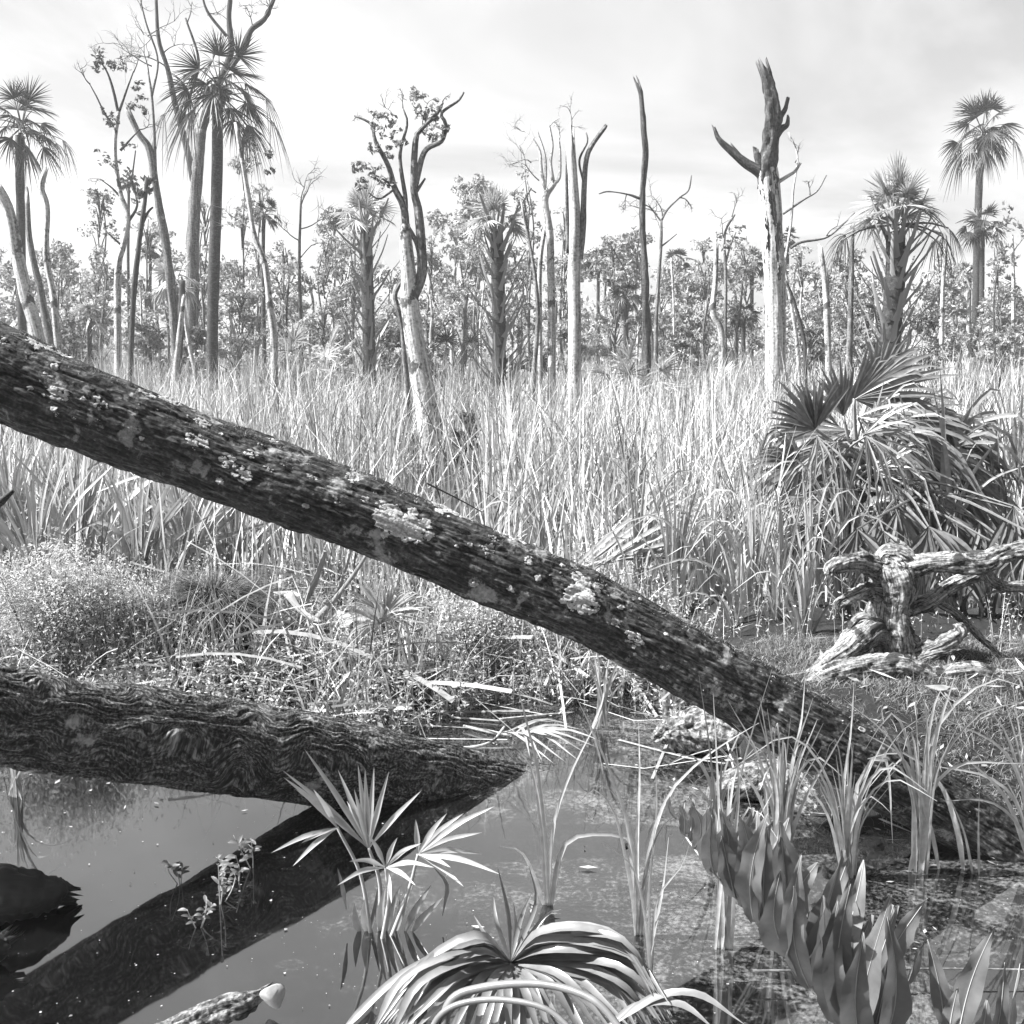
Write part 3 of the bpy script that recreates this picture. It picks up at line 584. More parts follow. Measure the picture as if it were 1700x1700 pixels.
fan_bush('palmetto', 'dim palmetto behind the large leaning tree', 745, 540, 30, 10, .55, 96, 'palm', .04)
#==THICKET==
# ------------------------------------------------------------------ thicket behind the marsh: single trees, then the far wood as one mass
rng = np.random.default_rng(5)
ORD = ['leftmost', 'second', 'third', 'fourth', 'fifth', 'sixth', 'seventh', 'eighth', 'ninth', 'tenth', 'eleventh', 'twelfth', 'thirteenth', 'fourteenth', 'fifteenth', 'sixteenth']
def thicket_tree(name, label, px, top, d, wpx, mat, seed, group, leafsz, nc=12, tw=7, bark='grey', per=70, low=.35):
    g = np.random.default_rng(seed); f = on_ground(px, d); tp = W(px + g.uniform(-8, 8), top, d); hgt = tp[2] - f[2]
    t = thing(name, label, 'tree', f, group)
    P = np.array([f - [0, 0, .05], f + (tp - f) * .35 + g.normal(size=3) * [.12, .1, 0], f + (tp - f) * .7 + g.normal(size=3) * [.2, .2, 0], tp - [0, 0, hgt * .08]])
    part('trunk', tube(P, PX(np.array([tw, tw * .8, tw * .5, 1.5]) / 2, d), 7, 16, rough=.08, seed=seed), M[bark], t)
    cs, tw_ = [], []
    for k in range(nc):
        fr = g.uniform(low, 1.0); b = f + (tp - f) * min(fr, .93); az = g.uniform(0, 6.28); rr = PX(wpx, d) * (1.15 - fr * .7) * g.uniform(.25, 1)
        e = b + np.array([math.cos(az) * rr, math.sin(az) * rr, g.uniform(.0, .5) * rr]); cs.append(e)
        tw_.append(tube(np.array([f + (tp - f) * max(.1, min(fr, .93) - .1), (b + e) / 2, e]), PX(np.array([2.4, 1.6, .8]) / 2, d), 4, 6))
    for x in tw_: part('limb', x, M[bark], t)
    sub = clump_pts(cs, [PX(wpx, d) * .34] * nc, 5, g); pts = clump_pts(sub, [PX(wpx, d) * .16] * len(sub), per / 5, g)
    V, Qd = leaves(pts, leafsz, g, .5); part('crown', (V, Qd), M[mat], t, False)
TT = sorted([(-20, 425), (30, 455), (75, 410), (118, 430), (140, 465), (175, 415), (255, 470), (330, 420), (385, 440), (470, 430), (555, 345), (575, 400), (735, 420), (770, 285), (752, 350), (790, 430),
      (650, 430), (860, 430), (940, 420), (1020, 415), (1052, 385), (1095, 440), (1150, 445), (1215, 440), (1330, 440), (1352, 450), (1395, 470), (1440, 470), (1545, 470), (1590, 500), (1650, 470), (1712, 440)])
for i, (px, top) in enumerate(TT):
    d = 38 + (i * 7.3) % 12
    sec = ('far left edge' if px < 130 else 'bent grey snag' if px < 300 else 'tall cabbage palm' if px < 480 else 'bare twiggy tree' if px < 600 else 'large leaning tree' if px < 760 else 'spiny young palm' if px < 880
           else 'white split snag' if px < 1030 else 'needle like snag' if px < 1110 else 'pale wavy trunk' if px < 1260 else 'big snag' if px < 1370 else 'shaggy young palm' if px < 1570 else 'tall right palm')
    n = SIDE.setdefault(sec, 0); SIDE[sec] += 1
    thicket_tree('thicket_tree', '%s leafy thicket tree behind the %s' % (['leftmost', 'second', 'third', 'fourth', 'fifth', 'sixth'][n], sec), px, top, d, 62 if px not in (770, 555) else 55, 'leafmid' if i % 3 else 'leafpale', 300 + i, 'leafy trees of the thicket', .0042 * d, 18, 6 + i % 4, 'grey' if i % 2 else 'dead', 110, .15)
AT = [(110, 390), (165, 300), (250, 330), (285, 370), (345, 320), (400, 245), (428, 290), (470, 390), (540, 380), (585, 350), (720, 370), (795, 320), (850, 390), (880, 270), (935, 330), (1022, 390), (1172, 390), (1240, 400), (1332, 400), (1400, 410), (1580, 420), (1655, 390)]
NUM = ['leftmost', 'second', 'third', 'fourth', 'fifth', 'sixth', 'seventh', 'eighth', 'ninth', 'tenth', 'eleventh', 'twelfth', 'thirteenth', 'fourteenth', 'fifteenth', 'sixteenth', 'seventeenth', 'eighteenth', 'nineteenth', 'twentieth', 'twenty first', 'rightmost']
for i, (px, top) in enumerate(AT):
    thicket_tree('airy_tree', '%s of the tall airy thin crowned trees rising above the thicket, from the left' % NUM[i], px, top, 34 + (i * 5.7) % 9, 40, 'leafmid' if i % 2 else 'leafpale', 900 + i, 'airy trees above the thicket', .125, 20, 5, 'grey', 46, .3)
# many slim bare trunks standing in the thicket
for i in range(34):
    px = 20 + i * 50 + rng.uniform(-20, 20); d = rng.uniform(32, 46); top = rng.uniform(425, 500)
    pts = [(px, 640), (px + rng.normal() * 3, 560), (px + rng.normal() * 5, (560 + top) / 2), (px + rng.normal() * 6, top)]
    dead_tree('thin_trunk', '%s thin bare trunk standing in the thicket, counted from the left edge' % (ORD[i] if i < 16 else ['seventeenth', 'eighteenth', 'nineteenth', 'twentieth', 'twenty first', 'twenty second', 'twenty third', 'twenty fourth', 'twenty fifth', 'twenty sixth', 'twenty seventh', 'twenty eighth', 'twenty ninth', 'thirtieth', 'thirty first', 'thirty second', 'thirty third', 'thirty fourth'][i - 16]), 'dead tree', d, pts, (rng.uniform(4, 8), 3), 'dead' if i % 3 else 'dark', seed=200 + i, group='thin trunks of the thicket', ns=7)
# the far wood, one mass
n = 1500; cx = rng.uniform(-44, 44, n); cy = rng.uniform(50, 82, n); hmax = 3.2 + 1.6 * fbm(np.stack([cx * .22, cy * .1, cx * 0], -1), 3)
cz = rng.random(n) ** .8 * np.maximum(hmax, 1.2) * (.8 + cy / 200)
pts = clump_pts(np.stack([cx, cy, cz], -1), np.full(n, .75), 34, rng)
V, Qd = leaves(pts, .26, rng, .55)
solo('distant_woodland', (V, Qd), M['leafpale'], (0, 60, 0), 'far wood of low leafy trees along the skyline', kind='stuff', smooth=False)
# shrubs among the first trees at the marsh edge
for i, (px, py, d, w, mt, lb) in enumerate([(400, 500, 30, 60, 'leafpale', 'soft pale rounded shrub right of the tall palm trunk'), (770, 700, 13.5, 30, 'leaf', 'dark feathery bush at the foot of the large leaning tree'), (330, 560, 31, 40, 'leafmid', 'mid grey shrub by the tall palm foot'),
        (250, 560, 32, 44, 'leafmid', 'leafy shrub behind the thin dark trunk'), (130, 560, 33, 46, 'leafmid', 'leafy shrub at left behind the mossy log'), (650, 560, 31, 40, 'leafmid', 'leafy shrub just left of the large leaning tree'), (950, 560, 33, 44, 'leafpale', 'pale shrub behind the white split snag foot'),
        (1130, 560, 32, 40, 'leafmid', 'shrub between the needle snag and the wavy trunk'), (1340, 560, 32, 44, 'leafmid', 'shrub behind the thin dark leaning stem'), (1540, 540, 22, 44, 'leafmid', 'twiggy dark shrub right of the shaggy young palm stem'), (1660, 570, 33, 44, 'leafpale', 'pale shrub near the right edge in the thicket'),
        (560, 590, 28, 40, 'leafpale', 'pale low shrub beside the round fan palmetto'), (700, 590, 33, 40, 'leafmid', 'low shrub right behind the large leaning tree'), (1430, 575, 30, 40, 'leafpale', 'pale low shrub left of the shaggy young palm stem')]):
    thicket_tree('marsh_shrub', lb, px, py - w * .4, d, w, mt, 500 + i, 'shrubs along the marsh edge', .0040 * d if d > 20 else .045, 16, 4, 'grey', 150, .1)
#==MARSH==
# ------------------------------------------------------------------ reeds, weeds and litter (uncountable)
rng = np.random.default_rng(11)
def field(n, d0, d1, w, hlo, hhi, seg, name, mat, bendhi=.5, xlim=None, keep=None):
    d = np.sqrt(rng.uniform(d0**2, d1**2, n)); x = rng.uniform(-1, 1, n) * (d * .56 + .6)
    cl = fbm(np.stack([x * .9, d * .9, d * 0], -1), 3); k = rng.random(n) < np.clip(.60 + 1.0 * cl, .06, 1)
    px_ = 850 + FPX * x / d; k &= ~((px_ > 668) & (px_ < 800) & (d > 8) & (d < 14.9) & (rng.random(n) < .88)); k &= ~((px_ > 890) & (px_ < 1210) & (d < 6.15) & (rng.random(n) < .85)); k &= ~((x > .7) & (d < 5.25)) & ~((px_ > 1290) & (px_ < 1760) & (d < 7.4) & (rng.random(n) < .9)) & (d > np.interp(x, [-4, -1.2, -.7, -.1, .5, .8], [6.3, 6.3, 5.9, 5.5, 5.35, 5.5]))
    x, d = x[k], d[k]; n = len(x); z = ground_z(x, d)
    hh = rng.uniform(hlo * .75, hhi, n) * (1 + .28 * fbm(np.stack([x * .6, d * .6, d * 0 + 5], -1), 2)) * np.interp(d, [5.3, 7.5], [.72, 1]) * np.where((850 + FPX * x / d > 1290) & (d < 7.4), .45, 1)
    V, Qd = blades(np.stack([x, d, z - .02], -1), hh, w * rng.uniform(.5, 1.5, n), np.abs(rng.normal(0, .15, n)) + (rng.random(n) < .06) * rng.uniform(.2, .6, n), rng.uniform(0, 6.28, n), np.abs(rng.normal(0, .28, n)) * (rng.random(n) < .75) + (rng.random(n) < .10) * rng.uniform(.3, .9, n), seg, None, rng)
    return solo(name, (V, Qd), M[mat], (0, (d0 + d1) / 2, 0), None, kind='stuff', smooth=False)
tag(field(14000, 5.3, 10, .016, .85, 1.35, 6, 'marsh_reeds', 'reed'), 'near tall narrow reed blades of the marsh')
tag(field(26000, 10, 20, .016, .9, 1.4, 4, 'marsh_reeds', 'reedfar'), 'reed blades in the middle of the marsh')
tag(field(36000, 20, 46, .028, .85, 1.35, 3, 'marsh_reeds', 'reedfar'), 'far reeds running to the trees')
# broken and fallen straw on the bank
n = 1100; x = rng.uniform(-3.2, .9, n); y = np.interp(x, BX, BY) + np.abs(rng.normal(0, .75, n)) - .12; z = ground_z(x, y)
z = np.maximum(z, .0) + rng.uniform(.01, .13, n)
az = rng.uniform(0, 6.28, n); L = rng.uniform(.12, .6, n)
dv = np.stack([np.cos(az), np.sin(az), rng.normal(0, .22, n)], -1); c0 = np.stack([x, y, z], -1); wv = np.stack([-np.sin(az), np.cos(az), rng.normal(0, .4, n)], -1) * (rng.gamma(2.0, .0018, n) + .0012)[:, None]
t3 = np.linspace(0, 1, 4); C = c0[:, None] + dv[:, None] * (L[:, None] * t3)[..., None]; C[..., 2] -= (L[:, None] * t3**2 * .12); C[..., 2] = np.maximum(C[..., 2], .006)
V = np.stack([C + wv[:, None], C - wv[:, None]], 2).reshape(-1, 3); k = np.arange(n)[:, None] * 8 + np.arange(3) * 2
solo('reed_litter', (V, np.stack([k, k + 1, k + 3, k + 2], -1).reshape(-1, 4)), M['straw'], (0, 5, 0), 'pale broken straw lying on the bank', kind='stuff', smooth=False)
n = 260; x = rng.uniform(-3.0, .5, n); y = np.interp(x, BX, BY) + rng.uniform(.15, 1.5, n); az = rng.normal(0, .7, n) + (rng.random(n) < .5) * 3.14; L = rng.uniform(.3, .9, n); z = ground_z(x, y) + rng.uniform(.03, .22, n)
dv = np.stack([np.cos(az), np.sin(az) * .6, rng.normal(.05, .35, n)], -1); wv = np.stack([-np.sin(az) * .4, rng.normal(0, .3, n), np.ones(n)], -1) * (rng.gamma(3, .0012, n) + .001)[:, None]; c0 = np.stack([x, y, z], -1); t3 = np.linspace(0, 1, 5)
C = c0[:, None] + dv[:, None] * (L[:, None] * t3)[..., None]; C[..., 2] = np.maximum(C[..., 2] - L[:, None] * t3**2 * .25, .01); V = np.stack([C + wv[:, None], C - wv[:, None]], 2).reshape(-1, 3); k = np.arange(n)[:, None] * 10 + np.arange(4) * 2
solo('fallen_reeds', (V, np.stack([k, k + 1, k + 3, k + 2], -1).reshape(-1, 4)), M['straw'], (0, 5.3, 0), 'broken pale reed blades lying crosswise on the bank', kind='stuff', smooth=False)
# small leafy weeds on the bank
def weeds(n, x0, x1, dlo, dspread, hlo, hhi, ls, per, name, mat, label):
    x = rng.uniform(x0, x1, n); y = np.interp(x, BX, BY) + dlo + np.abs(rng.normal(0, dspread, n))
    k = rng.random(n) < np.clip(.6 + .8 * fbm(np.stack([x * 2, y * 2, x * 0 + 9], -1), 2), .05, 1)
    pw = 850 + FPX * x / y; k &= ~((pw > 230) & (pw < 660) & (y > 4.95) & (y < 5.75) & (rng.random(n) < .85)); x, y = x[k], y[k]; n = len(x)
    z = np.maximum(ground_z(x, y), -.02); hh = rng.uniform(hlo, hhi, n); az = rng.uniform(0, 6.28, n); ln = rng.uniform(0, .35, n)
    b = np.stack([x, y, z], -1); A = Acc()
    A.add(blades(b, hh, np.full(n, .004), ln, az, ln * 0 + .1, 3, None, rng))
    f = np.tile(np.linspace(.12, 1, per), (n, 1)); C = b[:, None] + np.stack([np.cos(az)[:, None] * (ln[:, None] * f + .1 * f**2) * hh[:, None], np.sin(az)[:, None] * (ln[:, None] * f + .1 * f**2) * hh[:, None], f * hh[:, None] * .93], -1)
    C = C + rng.normal(size=C.shape) * ls * .45
    A.add(leaves(C.reshape(-1, 3), ls, rng, .34, .3))
    return solo(name, A.geo(), M[mat], (0, 5, 0), label, kind='stuff', smooth=False)
weeds(3000, -3.3, .75, -.12, .5, .08, .34, .026, 13, 'bank_weeds', 'weed', 'small leafy weeds covering the bank')
weeds(2300, -3.3, .9, .3, .65, .2, .55, .022, 20, 'bank_weeds', 'weed', 'taller leafy weeds in front of the reeds')
weeds(220, .9, 3.0, 1.3, .6, .08, .3, .02, 9, 'bank_weeds', 'weed', 'sparse weeds around the stump')
n = 3600; x = rng.uniform(-3.3, .85, n); y = np.interp(x, BX, BY) + np.abs(rng.normal(0, .8, n)) - .1; k = fbm(np.stack([x * 2.5, y * 2.5, x * 0 + 3], -1), 2) > -.05; x, y = x[k], y[k]; n = len(x)
V, Qd = blades(np.stack([x, y, np.maximum(ground_z(x, y), -.02)], -1), rng.uniform(.12, .55, n), rng.gamma(2, .003, n) + .002, rng.uniform(0, .45, n), rng.uniform(0, 6.28, n), np.abs(rng.normal(0, .4, n)), 5, None, rng)
solo('bank_grass', (V, Qd), M['reed'], (0, 5, 0), 'bent grass blades on the bank', kind='stuff', smooth=False)
# moss on the mound
n = 60000; x = rng.uniform(.75, 3.1, n); y = rng.uniform(3.4, 5.0, n); z = ground_z(x, y); k = (z > .0) & (rng.random(n) < np.clip(.8 + .8 * fbm(np.stack([x * 6, y * 6, x * 0 + 1], -1), 3), .25, 1)); x, y, z = x[k], y[k], z[k]; n = len(x)
V, Qd = blades(np.stack([x, y, z - .004], -1), rng.uniform(.02, .07, n), rng.uniform(.0012, .0032, n), rng.uniform(0, .8, n), rng.uniform(0, 6.28, n), rng.uniform(.2, 1.2, n), 3, None, rng)
solo('moss', (V, Qd), M['moss'], (1.8, 4, 0), 'dense fibrous moss on the mound below the stump', kind='stuff', smooth=False)
n = 420; x = rng.uniform(.85, 3.0, n); y = np.interp(x, BX, BY) + np.abs(rng.normal(.5, .6, n)); az = rng.uniform(0, 6.28, n); L = rng.gamma(2, .035, n) + .02; z = ground_z(x, y) + rng.uniform(.015, .05, n)
dv = np.stack([np.cos(az), np.sin(az), rng.normal(0, .2, n)], -1); wv = np.stack([-np.sin(az), np.cos(az), rng.normal(0, .4, n)], -1) * (rng.gamma(2, .0022, n) + .001)[:, None]; c0 = np.stack([x, y, z], -1)
V = np.stack([c0 - dv * L[:, None] / 2 - wv * .4, c0 + wv, c0 + dv * L[:, None] / 2, c0 - wv], 1).reshape(-1, 3)
solo('mound_litter', (V, np.arange(4 * n).reshape(-1, 4)), M['straw'], (1.8, 4.5, 0), 'dead leaf scraps strewn over the mossy mound', kind='stuff', smooth=False)
n = 420; x = rng.uniform(-2.2, 2.4, n); y = rng.uniform(2.5, 5.0, n); k = (ground_z(x, y) < -.02) & (rng.random(n) < np.clip(.25 + .35 * x + .9 * fbm(np.stack([x * 2, y * 2, x * 0 + 8], -1), 2), .04, 1)); x, y = x[k], y[k]; n = len(x); az = rng.uniform(0, 6.28, n); L = rng.gamma(2, .009, n) + .008
dv = np.stack([np.cos(az), np.sin(az), np.zeros(n)], -1); wv = np.stack([-np.sin(az), np.cos(az), np.zeros(n)], -1) * (L * rng.uniform(.05, .22, n))[:, None]; c0 = np.stack([x, y, rng.uniform(.005, .009, n)], -1)
V = np.stack([c0 - dv * L[:, None] / 2 - wv * .3, c0 + wv, c0 + dv * L[:, None] / 2, c0 - wv], 1).reshape(-1, 3)
solo('floating_litter', (V, np.arange(4 * n).reshape(-1, 4)), M['straw'], (0, 3.5, 0), 'scraps of dead leaves floating on the water', kind='stuff', smooth=False)
# specks and duckweed on the water
n = 3600; x = rng.uniform(-2.6, 2.6, n); y = rng.uniform(2.3, 5.0, n); k = (rng.random(n) < np.clip(.30 + .9 * fbm(np.stack([x * 1.7, y * 1.7, x * 0 + 2], -1), 3), .03, 1)) & (ground_z(x, y) < -.03); x, y = x[k], y[k]; n = len(x)
s = rng.gamma(1.2, .0011, n) + .0008; a = rng.uniform(0, 6.28, n); q = np.stack([np.cos(a[:, None] + np.array([0, 1.4, 3.0, 4.6])), np.sin(a[:, None] + np.array([0, 1.4, 3.0, 4.6]))], -1) * s[:, None, None] * rng.uniform(.5, 1.2, (n, 4, 1))
V = np.concatenate([np.stack([x, y], -1)[:, None] + q, np.full((n, 4, 1), .004)], -1).reshape(-1, 3)
solo('duckweed', (V, np.arange(4 * n).reshape(-1, 4)), M['duckweed'], (0, 3, 0), 'tiny pale floating specks on the water', kind='stuff', smooth=False)
#==LOGS==
# ------------------------------------------------------------------ fallen logs
def log_disp(seed, amp, ridge_f, along_f, lump, wav=None):
    def f(S, TH, Rr):
        sh = S.shape; th = TH.copy()
        if wav is not None: th = th + wav(S, TH) / Rr
        p = np.stack([S * along_f, np.cos(th) * Rr * ridge_f, np.sin(th) * Rr * ridge_f], -1).reshape(-1, 3) + seed
        r1 = np.abs(vnoise(p)); r2 = np.abs(vnoise(p * 2.3 + 7.7)); r3 = vnoise(p * np.array([4.5, 4.5, 4.5]) + 3.3)
        q = np.stack([S * 3, np.cos(TH) * Rr * 9, np.sin(TH) * Rr * 9], -1).reshape(-1, 3) + seed + 40
        d = amp * (np.minimum(r1 * 2.2, 1) * .6 + np.minimum(r2 * 2, 1) * .3 + r3 * .15 - .6)
        return (d + lump * fbm(q, 3)).reshape(sh)
    return f
LP = [(-420, 470, 3.25, 152), (-200, 540, 3.3, 152), (0, 621, 3.35, 150), (250, 721, 3.4, 142), (500, 816, 3.44, 130), (750, 915, 3.47, 122), (1000, 1021, 3.5, 119), (1200, 1128, 3.52, 122), (1320, 1199, 3.53, 130), (1500, 1300, 3.54, 128), (1620, 1372, 3.55, 118), (1780, 1480, 3.55, 110), (1950, 1600, 3.55, 100)]
LC = np.array([W(a, b, c) for a, b, c, e in LP]); LR = np.array([PX(e, c) / 2 for a, b, c, e in LP])
bd = log_disp(3.1, .013, 48, 10.5, .011)
g = tube(LC, LR, 250, 1050, bd)
biglog = thing('fallen_log', 'long dark mossy log slanting across the whole view, spotted with lichen', 'log', (LC[-2][0], LC[-2][1], 0))
part('trunk', g, M['log'], biglog)
# dense centre line for things that sit on the bark
CR = spline(np.hstack([LC, LR[:, None]]), 1050); LCd, LRd = CR[:, :3], CR[:, 3]; LT, LN, LB = frames(LCd)
LS = np.concatenate([[0], np.cumsum(np.linalg.norm(np.diff(LCd, axis=0), axis=1))])
def proj(P):
    v = P - np.array([0, 0, H]); f = v[:, 1] * cp - v[:, 2] * sp_; u = v[:, 1] * sp_ + v[:, 2] * cp
    return np.stack([850 + FPX * v[:, 0] / f, 850 - FPX * u / f], -1)
LPX = proj(LCd)
def on_log(px, py):
    i = int(np.argmin(np.hypot(LPX[:, 0] - px, LPX[:, 1] - py))); i = max(2, min(len(LCd) - 3, i))
    tv = LPX[i + 1] - LPX[i - 1]; tv = tv / np.linalg.norm(tv); e = (px - LPX[i, 0]) * tv[1] - (py - LPX[i, 1]) * tv[0]   # + = up side
    fr = np.clip(PX(e, LCd[i, 1]) / LRd[i], -.97, .97)
    tow = unit(np.array([0, 0, H]) - LCd[i]); tow = unit(tow - LT[i] * tow.dot(LT[i])); upv = np.cross(LT[i], tow); upv = upv if upv[2] > 0 else -upv
    dv = tow * math.sqrt(1 - fr * fr) + upv * fr
    return LS[i], math.atan2(dv.dot(LB[i]), dv.dot(LN[i]))
def bark_patch(px, py, rpx, rng, h=.006, lobes=9, ell=1.3):
    s0, th0 = on_log(px, py); A = Acc(); rr = PX(rpx, 3.45)
    for k in range(lobes):
        a = rng.uniform(0, 6.28); q = rr * rng.random() ** .6 * 1.0 if k else 0; lr = rr * rng.uniform(.08, .26) if lobes > 1 else rr
        cs, ct = s0 + math.cos(a) * q * ell, math.sin(a) * q
        m, rg = 16, np.array([0, .4, .7, .9, 1.0]); ph = np.linspace(0, 6.28, m, endpoint=False)
        prof = 1 + .5 * fbm(np.stack([np.cos(ph) * 2.2 + k, np.sin(ph) * 2.2, ph * 0 + px], -1), 3)
        s = cs + (np.cos(ph) * prof)[None] * rg[:, None] * lr * ell; tt = ct + (np.sin(ph) * prof)[None] * rg[:, None] * lr
        R0 = np.interp(s, LS, LRd); th = th0 + tt / R0
        hh = h * np.array([.9, 1, .9, .9, -.35])[:, None] * (1 + .8 * fbm(np.stack([s * 130, tt * 130, s * 0 + k], -1).reshape(-1, 3), 2).reshape(s.shape))
        Rd = R0 + bd(s, th, R0) + hh + .0006
        C = np.stack([np.interp(s, LS, LCd[:, j]) for j in range(3)], -1); Nn = np.stack([np.interp(s, LS, LN[:, j]) for j in range(3)], -1); Bb = np.stack([np.interp(s, LS, LB[:, j]) for j in range(3)], -1)
        V = (C + (np.cos(th)[..., None] * Nn + np.sin(th)[..., None] * Bb) * Rd[..., None]).reshape(-1, 3)
        i = np.arange(4)[:, None] * m + np.arange(m); j = np.arange(4)[:, None] * m + (np.arange(m) + 1) % m
        A.add((V, np.stack([i, i + m, j + m, j], -1).reshape(-1, 4)))
    return A.geo()
rng = np.random.default_rng(21)
for (px, py, r, lo) in [(98, 640, 13, 5), (112, 660, 12, 5), (75, 577, 18, 9), (110, 584, 12, 6), (250, 656, 12, 6), (288, 655, 16, 8), (335, 732, 14, 6), (342, 702, 11, 6), (424, 754, 10, 4), (390, 770, 12, 5), (408, 792, 13, 5), (450, 781, 6, 2), (180, 675, 10, 4), (110, 694, 4, 1), (12, 570, 8, 4),
        (660, 868, 30, 14), (690, 880, 22, 10), (705, 882, 10, 4), (640, 850, 18, 8), (588, 795, 10, 4), (745, 840, 24, 10), (775, 843, 14, 6), (830, 880, 12, 5), (858, 888, 14, 6), (955, 968, 22, 11), (946, 990, 20, 10), (967, 998, 15, 8), (948, 940, 7, 3), (985, 970, 8, 3), (590, 788, 8, 3),
        (805, 910, 9, 3), (812, 895, 6, 2), (1038, 1055, 15, 5), (520, 790, 8, 3), (560, 830, 6, 2), (610, 830, 7, 3), (460, 720, 7, 3), (230, 712, 6, 2), (870, 930, 7, 3), (1010, 1030, 8, 3)]:
    part('lichen_patch', bark_patch(px, py, r, rng, .0010, lo * 4 + 5), M['lichen'], biglog)
for k in range(60):                                 # small crumbs of lichen
    i = rng.integers(120, 760); px, py = LPX[i]; e = rng.uniform(-.85, .9) * 60
    part('lichen_patch', bark_patch(px + e * .4, py - e * .9, rng.uniform(2, 5.5), rng, .0025, int(rng.integers(1, 3))), M['lichen'], biglog)
# fuzzy moss along the crest of the log
n = 9000; s = rng.uniform(LS[150], LS[930], n); R0 = np.interp(s, LS, LRd); Cc = np.stack([np.interp(s, LS, LCd[:, j]) for j in range(3)], -1)
Nn = np.stack([np.interp(s, LS, LN[:, j]) for j in range(3)], -1); Bb = np.stack([np.interp(s, LS, LB[:, j]) for j in range(3)], -1)
upa = np.arctan2((Bb * [0, 0, 1]).sum(1), (Nn * [0, 0, 1]).sum(1)); th = upa + rng.normal(0, .38, n)
dv = np.cos(th)[:, None] * Nn + np.sin(th)[:, None] * Bb; b = Cc + dv * (R0 + bd(s[:, None], th[:, None], R0[:, None])[:, 0] - .002)[:, None]
kk = fbm(np.stack([s * 5, th * 1.2, s * 0], -1), 3) > -.25; b, dv = b[kk], dv[kk]; n = len(b); tip = b + unit(dv + rng.normal(size=(n, 3)) * .8) * rng.uniform(.005, .016, n)[:, None]; wv = unit(rng.normal(size=(n, 3))) * .0016
V = np.stack([b + wv, b - wv, tip], 1).reshape(-1, 3)
tag(part('moss_fuzz', (V, None, np.arange(3 * n).reshape(-1, 3)), M['moss'], biglog, False), kind='stuff')
# lower log with curly bark, running into the water
QP = [(-300, .76, 3.02, .145), (0, .543, 3.31, .148), (300, .355, 3.63, .158), (500, .205, 3.84, .163), (640, .09, 3.99, .158), (760, -.02, 4.12, .14), (850, -.10, 4.23, .115), (950, -.22, 4.4, .10)]
def Wz(px, z, d): return W(px, 850 + FPX * math.tan(math.atan((H - z) / d) - PITCH), d)
KC = np.array([Wz(a, b, c) for a, b, c, e in QP]); KR = np.array([e for *_, e in QP])
def wavy(S, TH):
    q = np.stack([S * 8.5, np.cos(TH) * 1.1, np.sin(TH) * 1.1], -1).reshape(-1, 3); n1 = fbm(q, 2, .35).reshape(S.shape); n2 = fbm(q * np.array([.35, 1, 1]) + 31, 2).reshape(S.shape)
    m = np.interp(S, [0, .3, 1.25, 1.8, 2.4], [1, 1.2, 1.2, .7, .35]) * np.clip(.8 + .8 * n2, .15, 1.5)
    return .05 * n1 * m + .006 * fbm(q * np.array([3.5, 5, 5]) + 77, 2).reshape(S.shape)
kd = log_disp(9.4, .017, 52, 3.6, .010, wavy)
lowlog = thing('fallen_log', 'thick lower log with curly wavy bark sinking into the water at left', 'log', (KC[-3][0], KC[-3][1], 0))
part('trunk', tube(KC, KR, 250, 720, kd, awarp=wavy), M['lowlog'], lowlog)
# other drift wood
def small_log(name, label, pts, mat, seed, rough=.25, ns=40, n=90, ragged=.05):
    C = np.array([W(a, b, c) for a, b, c, r in pts]); r = np.array([q[3] for q in pts])
    d = log_disp(seed * 3.3, min(.028, r.max() * .36), 55, 13, r.max() * .3)
    V = tube(C, r, ns, n, d, ragged, seed); lo = C[np.argmin(C[:, 2])]
    return solo(name, V, M[mat], (lo[0], lo[1], 0), label, 'log')
small_log('sunken_log', 'black wet log end poking in at the left edge', [(-170, 1500, 3.02, .085), (0, 1476, 3.08, .082), (70, 1480, 3.12, .065), (108, 1484, 3.15, .03)], 'blackwood', 4)
small_log('sunken_log', 'dark knob of wood at the left edge below the black log end', [(-40, 1580, 2.8, .05), (-5, 1572, 2.82, .05), (12, 1560, 2.84, .03)], 'blackwood', 5)
small_log('drift_log', 'rough bark covered log piece at the bottom edge beside a pale leaf', [(250, 1735, 2.50, .040), (340, 1690, 2.58, .042), (400, 1668, 2.63, .034), (440, 1648, 2.70, .012)], 'rot', 6)
small_log('rotten_log', 'crumbly weathered wood lump under the slanting log', [(1082, 1228, 4.42, .01), (1110, 1216, 4.42, .05), (1170, 1212, 4.40, .085), (1250, 1215, 4.35, .10), (1330, 1235, 4.3, .10)], 'rot', 7, n=140, ns=60)
small_log('rotten_log', 'pale crumbly wood at the water edge among the sedge', [(1165, 1335, 3.95, .02), (1210, 1312, 3.95, .07), (1270, 1300, 3.95, .10), (1340, 1330, 3.85, .08), (1400, 1370, 3.75, .04)], 'rot', 8, n=140, ns=60)
small_log('drift_log', 'small pale stick floating in the dark water at right', [(1600, 1522, 3.1, .006), (1620, 1528, 3.1, .014), (1645, 1534, 3.08, .008)], 'dead', 9, n=24, ns=12)
g0 = np.random.default_rng(3)
